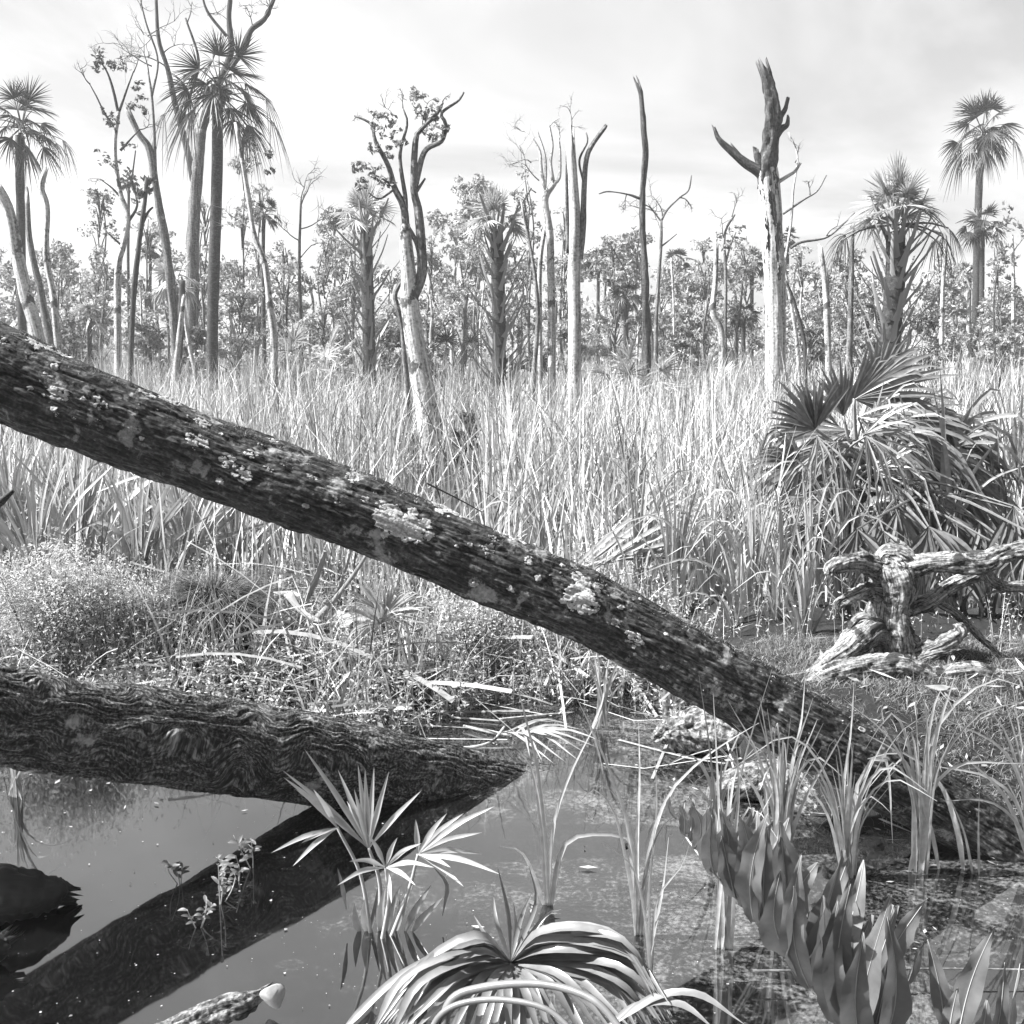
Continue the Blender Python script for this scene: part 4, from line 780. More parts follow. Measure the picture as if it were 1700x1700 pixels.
for (pts, w, lb) in [([(1250, 1612, 2.72), (1400, 1610, 2.72), (1560, 1608, 2.74), (1720, 1610, 2.74)], .0035, 'straight pale stick lying behind the fern at right'), ([(1385, 1530, 3.05), (1450, 1500, 3.2), (1560, 1475, 3.3)], .006, 'thin pale stick floating right of the fern'), ([(250, 1330, 4.0), (330, 1308, 4.05)], .005, 'short pale stick floating below the curly log'),
                     ([(660, 1236, 4.36), (700, 1240, 4.36), (770, 1242, 4.40), (815, 1232, 4.42), (838, 1206, 4.45)], .011, 'crooked pale driftwood branch beyond the curly log end'), ([(830, 1195, 4.75), (930, 1185, 4.9), (1000, 1180, 5.0)], .008, 'bleached stick across the shallow water'), ([(545, 1345, 3.9), (600, 1330, 4.0), (650, 1318, 4.05)], .007, 'dark stick floating under the seedling palmetto'),
                     ([(560, 1075, 5.3), (680, 1068, 5.35), (820, 1085, 5.4)], .009, 'pale stick lying in the weeds below the log'), ([(330, 985, 5.6), (450, 978, 5.65), (560, 975, 5.7)], .006, 'long straight straw over the dark root mat'),
                     ([(708, 802, 4.6), (760, 828, 4.65), (800, 850, 4.7)], .004, 'thin dark stick behind the middle of the slanting log'), ([(1040, 1600, 2.75), (1030, 1570, 2.8)], .004, 'tiny stick standing in the water')]:
    P = np.array([W(a, b, c) for a, b, c in pts])
    solo('stick', tube(P, np.linspace(w, w * .6, len(P)), 8, 26, rough=.2, seed=int(w * 999)), M['dark' if 'dark' in lb and 'dark root' not in lb else 'grey' if 'fern' in lb else 'dead'], P.min(0), lb, 'stick')
solo('stick', tube(np.array([W(-60, 850, 3.8), W(-10, 840, 3.8), W(22, 815, 3.8)]), [.02, .016, .006], 8, 20, rough=.2), M['dark'], W(-60, 850, 3.8), 'dark broken branch tip poking in at the left edge below the log', 'stick')
# pale round leaf by the drift log
a = np.linspace(0, 6.28, 20, endpoint=False); c = G(452, 1655, .05); rr = PX(22, 2.7)
V = [c] + [c + np.array([math.cos(q) * rr * .95 * (1 + .1 * math.sin(3 * q)), .012 * math.sin(2 * q), math.sin(q) * rr * .95 * (1.05 + .08 * math.cos(2 * q))]) for q in a]; V[0] = c + np.array([0, -.012, 0])
V2 = [v + np.array([0, .006, 0]) for v in V]; T = [(0, 1 + k, 1 + (k + 1) % 20) for k in range(20)] + [(21, 22 + (k + 1) % 20, 22 + k) for k in range(20)]; Qs = [(1 + k, 22 + k, 22 + (k + 1) % 20, 1 + (k + 1) % 20) for k in range(20)]
solo('floating_leaf', (np.array(V + V2), Qs, T), M['fungus'], c, 'pale round leaf standing in the water at the bottom edge', 'leaf')
#==STUMP==
# ------------------------------------------------------------------ uprooted stump with twisted roots
def rpath(pts): return np.array([W(a, b, c) for a, b, c, r in pts]), np.array([PX(q[3] * 1.35, q[2]) for q in pts])
SD = 4.65
stump = thing('root_stump', 'gnarled weathered stump with twisted spreading roots on the mossy mound at right', 'stump', on_ground(1481, SD))
def root(name, pts, seed, amp=.012, ns=48, n=170):
    P, r = rpath(pts); A = np.array(P)
    part(name, tube(A, r, ns, n, log_disp(seed * 5.7, min(amp * 1.4, r.max() * .55), 60, 12, r.max() * .32), .0, seed), M['root'], stump)
root('trunk', [(1478, 1135, SD, 46), (1482, 1092, SD, 36), (1474, 1030, SD, 29), (1478, 975, SD, 30), (1470, 938, SD, 30), (1462, 918, SD, 16)], 1, .02, 60, 160)
for k, pts in enumerate([
        [(1478, 1000, SD, 16), (1488, 970, SD - .03, 18), (1508, 946, SD - .05, 16), (1559, 935, SD - .1, 14), (1630, 934, SD - .15, 16), (1665, 919, SD - .15, 13), (1720, 912, SD - .15, 14), (1800, 925, SD - .1, 12)],
        [(1490, 1015, SD, 12), (1520, 1006, SD + .03, 12), (1545, 998, SD, 11), (1580, 972, SD, 10), (1635, 948, SD - .05, 8)],
        [(1466, 950, SD, 16), (1440, 938, SD - .05, 13), (1412, 934, SD - .1, 10), (1384, 942, SD - .12, 8), (1378, 955, SD - .12, 4)],
        [(1468, 985, SD, 16), (1446, 976, SD - .05, 11), (1425, 984, SD - .08, 8), (1393, 1000, SD - .1, 6), (1388, 1012, SD - .1, 3)],
        [(1478, 1060, SD - .02, 16), (1452, 1050, SD - .1, 16), (1428, 1068, SD - .15, 15), (1390, 1096, SD - .2, 12), (1350, 1122, SD - .2, 9), (1330, 1130, SD - .2, 4)],
        [(1455, 1040, SD, 10), (1432, 1030, SD, 10), (1415, 1045, SD, 8), (1396, 1066, SD, 5), (1380, 1075, SD, 3)],
        [(1500, 1095, SD - .05, 12), (1530, 1080, SD - .1, 11), (1562, 1066, SD - .12, 10), (1590, 1050, SD - .12, 9), (1588, 1036, SD - .12, 6)],
        [(1500, 1108, SD - .08, 10), (1540, 1092, SD - .15, 8), (1580, 1080, SD - .15, 6), (1604, 1076, SD - .15, 3)],
        [(1335, 1140, SD - .32, 6), (1370, 1124, SD - .3, 12), (1420, 1112, SD - .28, 14), (1488, 1104, SD - .28, 14), (1545, 1122, SD - .28, 12), (1612, 1116, SD - .28, 13), (1660, 1128, SD - .28, 10), (1740, 1120, SD - .28, 10)],
        [(1560, 1000, SD, 7), (1590, 1020, SD - .02, 7), (1630, 1060, SD - .05, 6), (1660, 1090, SD - .08, 4)],
        [(1466, 935, SD, 12), (1475, 918, SD - .02, 10), (1500, 920, SD - .06, 8), (1520, 935, SD - .08, 5)],
        [(1630, 940, SD - .12, 9), (1650, 965, SD - .1, 8), (1690, 975, SD - .06, 7), (1740, 970, SD, 6)]]):
    root('root', pts, k + 2)
#==PLANTS==
# ------------------------------------------------------------------ near plants: every blade, leaflet and pinna its own piece
class Side: pass
def near_fan(t, hubpx, d, a0, a1, N, L0, L1, wpx, mat, rng, tilt=0., droop=.25, base=None, pw=4, seg=7, fold=.4, name='frond'):
    """fan leaf: angles in the picture plane (deg, ccw from right), lengths in px; tilt = depth slope towards the viewer"""
    hub = W(hubpx[0], hubpx[1], d)
    b = hub + np.array([0, .3, -.25]) if base is None else np.asarray(base)
    mid = (b + hub) / 2 + np.array([rng.normal() * .02, 0, .06 * np.linalg.norm(b - hub)])
    fr = part(name, tube(np.array([b, mid, hub]), PX(np.array([pw, pw * .8, pw * .5]) / 2, d), 7, 12), M['petiole'], t)
    for k in range(N):
        f = k / max(1, N - 1); a = R(a0 + (a1 - a0) * f) + rng.normal() * .05; L = PX(L0 + (L1 - L0) * f, d) * rng.uniform(.85, 1.08) * (.8 + .2 * math.sin(math.pi * min(1, max(0, f))))
        dv = np.array([math.cos(a), -tilt + rng.normal() * .10, math.sin(a)]); dv = unit(dv)
        dr = droop * rng.uniform(.4, 1.8)
        P = np.array([hub, hub + dv * L * .35 + [0, 0, -dr * L * .04], hub + dv * L * .7 + [0, 0, -dr * L * .3], hub + dv * L * .95 + [0, 0, -dr * L * .85]])
        part('leaflet', ribbon(P, PX(wpx / 2, d) * rng.uniform(.8, 1.15), seg, fold, (math.sin(a) * .25, -.85, .45)), M[mat], fr)
    return fr
def shag_fan(t, hubpx, d, a0, a1, N, L0, w, mat, rng, tilt, droop, base):
    hub = W(hubpx[0], hubpx[1], d); A = Acc(); A.add(tube(np.array([base, (base + hub) / 2 + [0, 0, .05], hub]), [.012, .009, .005], 5, 8)[:3])
    for k in range(N):
        a = R(a0 + (a1 - a0) * k / (N - 1)) + rng.normal() * .08; L = PX(L0, d) * rng.uniform(.6, 1.15); dv = unit(np.array([math.cos(a), -tilt + rng.normal() * .3, math.sin(a)])); dr = droop * rng.uniform(.4, 1.8)
        A.add(ribbon(np.array([hub, hub + dv * L * .35 + [0, 0, -dr * L * .06], hub + dv * L * .7 + [rng.normal() * .02, 0, -dr * L * .35], hub + dv * L * .85 + [rng.normal() * .03, 0, -dr * L * .95]]), PX(w / 2, d), 7, .4, (.2, -.8, .5)))
    part('dead_frond' if mat == 'palmdead' else 'old_frond', A.geo(), M[mat], t, False)
rng = np.random.default_rng(31)
PD = 7.0; pb = on_ground(1440, PD + .1)
pal = thing('palmetto', 'large palmetto clump with arching fan leaves behind the root stump', 'palmetto', pb)
pc = W(1440, 800, PD + .1)
for (hx, hy, dd, a0, a1, N, L0, L1, w, ti, dr, mt) in [
        (1354, 712, -.15, 60, 190, 26, 120, 105, 10, .25, .10, 'palmetto'), (1418, 662, 0, -20, 78, 30, 205, 130, 10, .15, .22, 'palmetto'), (1400, 690, .1, 70, 140, 16, 120, 90, 10, .0, .10, 'palmetto'),
        (1329, 772, -.2, 110, 262, 24, 110, 115, 10, .3, .30, 'palmetto'), (1440, 700, -.1, -62, 22, 26, 210, 200, 11, .25, .40, 'palmetto'), (1500, 760, -.05, -60, 20, 24, 190, 190, 11, .15, .40, 'palmetto'),
        (1416, 852, -.3, -70, 45, 18, 130, 160, 15, .4, .75, 'palmetto'), (1366, 880, -.35, -78, -10, 16, 95, 115, 10, .4, .25, 'palmetto'), (1450, 640, .3, 20, 95, 18, 150, 110, 9, -.2, .20, 'palmetto'),
        (1560, 800, .1, -55, 25, 20, 150, 160, 10, .0, .35, 'palmetto'), (1385, 760, -.25, 215, 300, 16, 110, 120, 9, .3, .3, 'palmdead'), (1470, 720, .2, 0, 50, 16, 190, 160, 9, .0, .3, 'palmetto')]:
    near_fan(pal, (hx, hy), PD + dd, a0, a1, N, L0, L1, w, mt, rng, ti, dr, pc + [rng.normal() * .1, .1, rng.normal() * .05], 9)
for k in range(30):                                  # shaggy hanging fronds, dead and old
    az = rng.uniform(-30, 210); hx = 1445 + rng.uniform(-1, 1) * 110 + 40; hy = 770 + rng.uniform(-90, 90); a_ = rng.uniform(-110, 40) if hx > 1430 else rng.uniform(140, 290)
    shag_fan(pal, (hx, hy), PD + rng.uniform(-.1, .55), a_ - 45, a_ + 45, 15, rng.uniform(95, 175), 9, 'palmdead' if k % 3 else 'palmetto', rng, rng.uniform(-.2, .5), rng.uniform(.35, .9), pc + [rng.normal() * .12, .15, rng.normal() * .08])
for k in range(18):  # low dark fronds added as a backdrop in place of shade behind the stump
    hx = rng.uniform(1380, 1720); hy = rng.uniform(840, 930); shag_fan(pal, (hx, hy), PD - rng.uniform(.5, 1.2), 225, 330, 16, rng.uniform(90, 130), 9, 'palmdead', rng, rng.uniform(0, .4), rng.uniform(.2, .6), pc + [rng.normal() * .2, -.2, rng.normal() * .05])
for k in range(12):
    hx = rng.uniform(1300, 1480); hy = rng.uniform(690, 840); a_ = rng.uniform(130, 300) if hx < 1400 else rng.uniform(-80, 60)
    shag_fan(pal, (hx, hy), PD - rng.uniform(.25, .5), a_ - 40, a_ + 40, 13, rng.uniform(110, 170), 5, 'palmyoung', rng, rng.uniform(0, .5), rng.uniform(.3, .9), pc + [rng.normal() * .1, 0, rng.normal() * .05])
for k in range(12):                                  # old leaf bases at the heart of the clump
    az = k * 2.4; o = np.array([math.cos(az), math.sin(az) * .6, 0])
    part('leaf_base', tube(np.array([pb + o * .05 - [0, 0, .05], pb + o * .16 + [0, 0, .3], pb + o * .3 + [0, 0, .62]]), [.05, .035, .02], 7, 10, rough=.15, seed=k), M['dark'], pal)
# seedling palmetto standing in the water
sb = G(628, 1548)
seed = thing('palmetto_seedling', 'small bright palmetto seedling standing in the water at lower centre', 'palmetto', sb)
def px_leaflet(par, pts, wpx, mat, fold=.45, seg=9, up=(0, -.8, .6), name='leaflet', prof=None):
    P = np.array([W(a, b, c) for a, b, c in pts]); return part(name, ribbon(P, PX(wpx / 2, pts[0][2]), seg, fold, up, prof), M[mat], par)
def hub_fan(t, hub, tips, base, mat, w, stem=6, bow=.10, name='frond', smat='petiole'):
    hx, hy, hd = hub; hp = W(hx, hy, hd)
    fr = part(name, tube(np.array([base, (base + hp) / 2 + [.015, .02, .02], hp]), PX(np.array([stem, stem * .85, stem * .6]) / 2, hd), 7, 12), M[smat], t)
    for tp in tips:
        tx, ty = tp[0], tp[1]; dd = tp[2] if len(tp) > 2 else rng.normal() * .06; L = math.hypot(tx - hx, ty - hy)
        pts = [(hx, hy, hd), (hx + (tx - hx) * .5 + 0, hy + (ty - hy) * .5 - bow * L, hd + dd * .5), (tx, ty, hd + dd)]
        px_leaflet(fr, pts, w * (tp[3] if len(tp) > 3 else 1), mat)
    return fr
hub_fan(seed, (612, 1408, 3.0), [(468, 1278), (490, 1310), (505, 1243), (540, 1292), (561, 1278), (594, 1268), (606, 1276), (621, 1272), (646, 1280), (576, 1330), (700, 1312, -.05), (632, 1320), (588, 1310)], sb + [.0, .02, -.03], 'seedling', 10, 9, .03)
hub_fan(seed, (560, 1374, 2.96), [(450, 1416, -.1), (470, 1290), (520, 1310), (486, 1438, -.1), (500, 1400)], sb + [-.02, 0, -.03], 'seedling', 9, 8, .05)
hub_fan(seed, (694, 1418, 2.95), [(822, 1338), (800, 1382), (770, 1350), (742, 1350), (800, 1418), (832, 1452, -.1), (770, 1472, -.1), (730, 1380), (786, 1356), (690, 1360), (748, 1440, -.1)], sb + [.03, -.02, -.03], 'seedling', 10, 8, .06)
hub_fan(seed, (640, 1440, 2.9), [(700, 1400), (660, 1390), (610, 1385), (580, 1430, -.1), (560, 1470, -.1), (690, 1470, -.1), (720, 1440, -.1), (650, 1500, -.1)], sb + [.01, -.03, -.03], 'seedling', 9, 8, .10)
for (x0, x1, y1) in [(600, 588, 1500), (640, 665, 1470), (655, 690, 1450), (668, 716, 1468), (610, 606, 1490), (676, 735, 1490), (630, 640, 1470)]:   # short basal shoots
    px_leaflet(seed, [(x0, 1556, 3.0), ((x0 + x1) / 2 - 3, (1556 + y1) / 2, 2.98), (x1, y1, 2.97)], 13, 'seedling' if x0 % 4 else 'palmetto', .3, name='shoot')
for (x, y, x2, y2, x3, y3) in [(575, 1510, 568, 1470, 560, 1440), (612, 1560, 622, 1510, 628, 1470), (735, 1520, 742, 1470, 720, 1440), (640, 1560, 660, 1540, 664, 1490)]:
    px_leaflet(seed, [(x, y, 3.02), (x2, y2, 3.0), (x3, y3, 3.0)], 8, 'palmdead', .3, name='dead_stalk')
# fan palm at the bottom edge
fb = np.array([.02, 1.75, gz(.02, 1.75)])
bp = thing('fan_palm', 'large fan palm leaf with arching strips at the bottom edge', 'palmetto', fb)
hubp = (848, 1598, 2.15)
fr = part('frond', tube(np.array([fb - [0, 0, .05], W(852, 1720, 2.12), W(848, 1598, 2.16)]), [.010, .008, .005], 8, 16), M['palmetto'], bp)
strips = []
for k in range(34):                                  # right and left arching halves
    f = k / 33; strips.append(([(848, 1598, 2.15), (905 + 40 * f, 1548 + 62 * f, 2.10), (985 + 70 * (1 - abs(f - .5)), 1556 + 85 * f, 2.04), (1080 + 55 * math.sin(f * 2.6) - 40 * f, 1640 + 85 * f, 1.98)], 16))
for k in range(26):
    f = k / 25; strips.append(([(848, 1598, 2.15), (800 - 10 * f, 1560 + 45 * f, 2.11), (715 - 0 * f, 1588 + 62 * f, 2.07), (628 + 75 * f, 1700 + 30 * f, 2.02)], 16))
for (tx, ty, bx, by) in [(832, 1432, 838, 1520), (815, 1486, 822, 1540), (880, 1486, 862, 1535), (934, 1498, 900, 1520), (876, 1440, 884, 1500), (858, 1500, 852, 1550), (905, 1530, 880, 1545), (788, 1520, 808, 1550)]:
    strips.append(([(848, 1598, 2.15), (bx, by, 2.17), (tx, ty, 2.19)], 8))
for k in range(26):
    f = k / 25; strips.append(([(848, 1600, 2.15), (850 + 190 * (f - .5), 1652 - 60 * abs(f - .5), 2.06), (850 + 400 * (f - .5), 1760 - 90 * abs(f - .5), 1.97)], 15))
for (pts, w) in strips:
    px_leaflet(fr, [(a + rng.normal() * 4, b + rng.normal() * 4, c + rng.normal() * .015) if i else (a, b, c) for i, (a, b, c) in enumerate(pts)], w, 'palmetto', .45, 12, (.1, -.5, .85), 'leaflet', lambda q: np.clip(q / .3, .15, 1) * np.clip((1 - q) / .45, .02, 1) ** .7)
for pts, w in [([(735, 1760, 1.95), (745, 1668, 1.98), (800, 1640, 1.98), (900, 1634, 1.95), (985, 1660, 1.9), (1040, 1720, 1.85)], .0105), ([(700, 1790, 1.95), (728, 1690, 1.97), (800, 1660, 1.96), (900, 1672, 1.92), (960, 1720, 1.88)], .008)]:
    P = np.array([W(*q) for q in pts]); part('petiole', tube(P, np.linspace(w, w * .6, len(P)), 8, 40), M['palmetto'], bp)
for pts in [[(1020, 1700, 1.95), (1090, 1655, 1.97), (1160, 1652, 1.95), (1235, 1700, 1.9)], [(1000, 1710, 1.95), (1060, 1670, 1.97), (1130, 1668, 1.95), (1190, 1712, 1.9)], [(620, 1710, 1.98), (665, 1630, 2.02), (740, 1588, 2.05), (800, 1576, 2.08)], [(650, 1720, 1.98), (690, 1640, 2.0), (760, 1600, 2.05), (830, 1590, 2.1)], [(560, 1720, 2.0), (640, 1640, 2.05), (720, 1580, 2.1)]]:
    px_leaflet(bp, pts, 15, 'palmetto', .35, 14, (.1, -.4, .9), 'stray_leaflet', lambda q: np.clip(q / .2, .3, 1) * np.clip((1 - q) / .3, .05, 1))
# leather fern at lower right
rng = np.random.default_rng(41)
fernb = np.array([1.05, 1.15, gz(1.05, 1.15)])
fern = thing('leather_fern', 'large leather fern frond with upright wavy leaflets at the lower right corner', 'fern', fernb)
RP = [(1112, 1340, 2.12), (1140, 1392, 2.08), (1185, 1450, 2.02), (1245, 1518, 1.95), (1310, 1592, 1.88), (1370, 1668, 1.80), (1430, 1750, 1.72), (1500, 1860, 1.60)]
RC = spline(np.array([W(*q) for q in RP]), 80); RPX = spline(np.array(RP, float), 80)
rach = part('rachis', tube(np.vstack([RC[::-1][::8][::-1], fernb + [0, 0, .1], fernb - [0, 0, .05]])[::-1], np.linspace(.006, .0016, len(RC[::8]) + 2), 8, 60), M['midrib'], fern)
def pinna(par, base, tip, width, bend, facing, seed_):
    g = np.random.default_rng(seed_); L = np.linalg.norm(tip - base); n, m = 15, 7
    t = np.linspace(0, 1, n); ax = unit(tip - base); sd = unit(np.cross(ax, facing)); nr = np.cross(sd, ax)
    C = base + ax * (L * t)[:, None] + sd * (bend * L * np.sin(t * np.pi) * .5)[:, None] + nr * (.05 * L * np.sin(t * 3.4 + g.uniform(-.6, .6)) * g.uniform(-.6, 1))[:, None]
    pr = np.interp(t, [0, .05, .2, .42, .7, .87, .96, 1], [.12, .5, .86, 1, .68, .32, .15, .05]) * width / 2
    wl = 1 + .14 * fbm(np.stack([t * 6, t * 0 + seed_, t * 0], -1), 2); wr = 1 + .14 * fbm(np.stack([t * 6, t * 0 + seed_ + 9, t * 0], -1), 2)
    u = np.linspace(-1, 1, m); V = np.zeros((n, m, 3)); ang = g.uniform(-.35, .35); tw = g.uniform(-.45, .45)
    for j, uu in enumerate(u):
        w_ = pr * (wl if uu < 0 else wr) * uu; th = ang + tw * t
        wave = (.10 * width * np.sin(t * 16 + seed_ + (2 if uu < 0 else 0)) * abs(uu) ** 2 + .22 * np.abs(w_))
        sv = sd * np.cos(th)[:, None] + nr * np.sin(th)[:, None]; nv = -sd * np.sin(th)[:, None] + nr * np.cos(th)[:, None]
        V[:, j] = C + sv * w_[:, None] + nv * wave[:, None]
    i = (np.arange(n - 1)[:, None] * m + np.arange(m - 1)).reshape(-1)
    p = part('pinna', (V.reshape(-1, 3), np.stack([i, i + 1, i + m + 1, i + m], -1)), M['fern'], par)
    part('midrib', tube(V[:, m // 2][::2], np.linspace(.0016, .0005, 8), 5, 14), M['midrib'], p)
cnt = 0
for k in range(44):
    f = (k / 43) ** .85; i = int(f * 66) + 3; b = RC[i]; px, py, d = RPX[i]
    Lp = np.interp(f, [0, .15, .4, .7, 1], [38, 92, 172, 228, 270]) * rng.uniform(.75, 1.12); wp = np.interp(f, [0, .2, .5, 1], [15, 34, 58, 62]) * rng.uniform(.85, 1.1)
    sidev = 1 if k % 2 else -1
    ang = R(90 + (-17 if sidev > 0 else 0) + rng.normal() * 7 + np.interp(f, [0, 1], [16, -6]))
    tip = W(px + math.cos(ang) * Lp, py - math.sin(ang) * Lp, d + (.10 if sidev > 0 else -.09) + rng.normal() * .02)
    pinna(fern, b, tip, PX(wp, d), rng.normal() * .10, np.array([.15 * sidev + rng.normal() * .25, -1, .15]), 700 + k)
fern2b = np.array([1.28, 1.05, gz(1.28, 1.05)])
fern2 = thing('leather_fern', 'partly seen fern frond with pointed leaflets cut by the right bottom corner', 'fern', fern2b)
RP2 = [(1560, 1700, 1.78), (1610, 1760, 1.72), (1680, 1840, 1.64), (1760, 1900, 1.58)]
R2 = np.array([W(*q) for q in RP2]); part('rachis', tube(np.vstack([fern2b - [0, 0, .05], R2[::-1]]), np.linspace(.006, .002, 5), 8, 30), M['midrib'], fern2)
for k, (bx, by, tx, ty, w, d) in enumerate([(1588, 1735, 1652, 1538, 46, 1.75), (1635, 1790, 1668, 1598, 34, 1.70), (1680, 1840, 1694, 1600, 36, 1.66), (1570, 1715, 1540, 1560, 34, 1.80), (1610, 1765, 1640, 1662, 40, 1.66), (1655, 1815, 1725, 1640, 40, 1.66), (1575, 1720, 1590, 1640, 30, 1.70), (1700, 1850, 1745, 1680, 44, 1.62)]):
    pinna(fern2, W(bx, by, d), W(tx, ty, d), PX(w, d), rng.normal() * .08, np.array([rng.normal() * .25, -1, .15]), 800 + k)
# sedge and reed clumps of the foreground
rng = np.random.default_rng(51)
def sedge(label, bx, by, blades_px, wpx=8, mat='sedge', z=0., name='sedge_clump', group='sedge clumps in the water', rand=0, hgt=260, spread=90, archp=.45):
    b = G(bx, by, z); t = thing(name, label, 'sedge', b, group); d = b[1]
    lst = list(blades_px)
    for k in range(rand):
        dx = rng.normal() * spread; h_ = hgt * rng.uniform(.55, 1.05); arch = rng.random() < archp
        lst.append([(bx + rng.normal() * 9, by + rng.normal() * 3), (bx + dx * .35, by - h_ * .6), (bx + dx * (1.9 if arch else 1), by - h_ * (.78 if arch else 1))] if not arch else [(bx + rng.normal() * 9, by + rng.normal() * 3), (bx + dx * .3, by - h_ * .62), (bx + dx, by - h_ * .92), (bx + dx * 2.0, by - h_ * .72)])
    for pts in lst:
        dd = -abs(rng.normal()) * .10; n = len(pts)
        P = np.array([G(pts[0][0], pts[0][1], z - .02)] + [W(q[0], q[1], d + dd * (i + 1) / n) for i, q in enumerate(pts[1:])])
        w = wpx * rng.uniform(.7, 1.2)
        part('blade', ribbon(P, PX(w / 2, d), 12, .3, unit(np.array([rng.normal() * .5, -1, .3])), lambda q: np.clip(q / .12, .55, 1) * np.clip((1 - q) / .7, .03, 1) ** .8), M[mat if rng.random() < .8 else 'straw'], t)
sedge('tall sedge with two crossing blades left of centre foreground water', 911, 1512, [[(911, 1512), (906, 1400), (893, 1280), (872, 1190), (846, 1090)], [(911, 1512), (918, 1380), (945, 1290), (1000, 1180)], [(908, 1512), (900, 1380), (880, 1270), (840, 1230)], [(914, 1512), (930, 1420), (960, 1388), (1040, 1392), (1058, 1440)], [(906, 1510), (870, 1420), (830, 1405)]], 9)
sedge('tall sedge clump with long straight blades in the middle foreground water', 1060, 1562, [[(1060, 1562), (1058, 1420), (1062, 1290), (1060, 1200)], [(1058, 1562), (1050, 1400), (1000, 1250), (948, 1140)], [(1066, 1562), (1075, 1430), (1110, 1320), (1180, 1250), (1260, 1200)], [(1060, 1560), (1048, 1420), (1030, 1330), (990, 1300)], [(1064, 1562), (1080, 1440), (1090, 1340), (1086, 1240)], [(1060, 1562), (1070, 1450), (1100, 1370), (1150, 1340), (1180, 1350)], [(1055, 1562), (1048, 1480), (1020, 1350), (985, 1310), (962, 1330)]], 9)
sedge('sedge tuft standing in the water just left of the fern', 1080, 1640, [[(1080, 1640), (1078, 1500), (1084, 1400), (1092, 1360)], [(1080, 1640), (1090, 1500), (1130, 1440), (1145, 1400)], [(1082, 1640), (1070, 1520), (1050, 1440), (1000, 1400)], [(1078, 1640), (1084, 1560), (1100, 1480), (1110, 1390)]], 8)
sedge('upright sedge behind the fern tip below the rotten wood', 1202, 1585, [[(1202, 1585), (1198, 1450), (1192, 1300), (1184, 1150)], [(1204, 1585), (1206, 1420), (1236, 1260), (1282, 1110)], [(1200, 1583), (1190, 1420), (1180, 1260), (1160, 1120)], [(1206, 1585), (1214, 1440), (1226, 1320), (1222, 1230)]], 9, rand=10, hgt=330, spread=34)
sedge('dense dark sedge clump in front of the slanting log', 1296, 1450, [[(1296, 1436), (1290, 1330), (1272, 1220), (1262, 1160)], [(1300, 1436), (1310, 1300), (1330, 1200), (1336, 1130)], [(1292, 1436), (1280, 1320), (1250, 1240), (1215, 1200)], [(1300, 1436), (1330, 1340), (1380, 1250), (1410, 1200)]], 8, rand=26, hgt=280, spread=42)
sedge('sedge clump with arching tips beside the dense dark clump', 1405, 1462, [[(1405, 1462), (1400, 1320), (1412, 1220), (1418, 1130)], [(1410, 1462), (1425, 1300), (1470, 1260), (1482, 1400)], [(1400, 1462), (1380, 1330), (1350, 1270), (1310, 1250)], [(1408, 1462), (1440, 1310), (1500, 1210), (1560, 1180)]], 8, rand=18, hgt=260, spread=50)
sedge('tall vertical sedge in front of the log end at right', 1528, 1455, [[(1528, 1455), (1527, 1340), (1522, 1210), (1514, 1090)], [(1536, 1455), (1538, 1330), (1540, 1220), (1532, 1140)], [(1532, 1455), (1545, 1300), (1620, 1190), (1700, 1165)], [(1532, 1455), (1540, 1330), (1590, 1270), (1700, 1268)], [(1560, 1450), (1540, 1360), (1500, 1260), (1440, 1220)], [(1600, 1450), (1590, 1380), (1560, 1300), (1500, 1250), (1440, 1260)], [(1530, 1455), (1520, 1330), (1480, 1230), (1400, 1160)], [(1535, 1455), (1538, 1300), (1560, 1200), (1640, 1130), (1700, 1140)]], 9, rand=12, hgt=330, spread=60)
sedge('fan of curved sedge blades at the right edge over the moss', 1712, 1440, [[(1712, 1440), (1700, 1320), (1660, 1240), (1560, 1190)], [(1712, 1440), (1690, 1340), (1640, 1290), (1540, 1270)], [(1712, 1440), (1695, 1300), (1660, 1200), (1600, 1150)], [(1712, 1440), (1705, 1300), (1690, 1200), (1680, 1130)], [(1712, 1440), (1690, 1370), (1640, 1330), (1560, 1330)], [(1712, 1440), (1720, 1300), (1710, 1180)]], 8, rand=9, hgt=300, spread=60)
sedge('thin sedge stems rising between fern leaflets and the log end', 1625, 1460, [[(1625, 1460), (1624, 1380), (1626, 1310)], [(1616, 1458), (1600, 1380), (1570, 1310)]], 6)
sedge('short pale grass tuft at the rotten wood in the water', 1195, 1395, [], 7, rand=14, hgt=150, spread=40)
sedge('reed tuft at the left edge below the curly log', 22, 1330, [], 7, rand=12, hgt=120, spread=22)
sedge('thin grass tuft growing behind the curly log end', 1000, 1215, [], 6, rand=12, hgt=150, spread=36)
sedge('thin pale grass tuft in the shallow water under the log', 1110, 1205, [], 6, rand=12, hgt=140, spread=30)
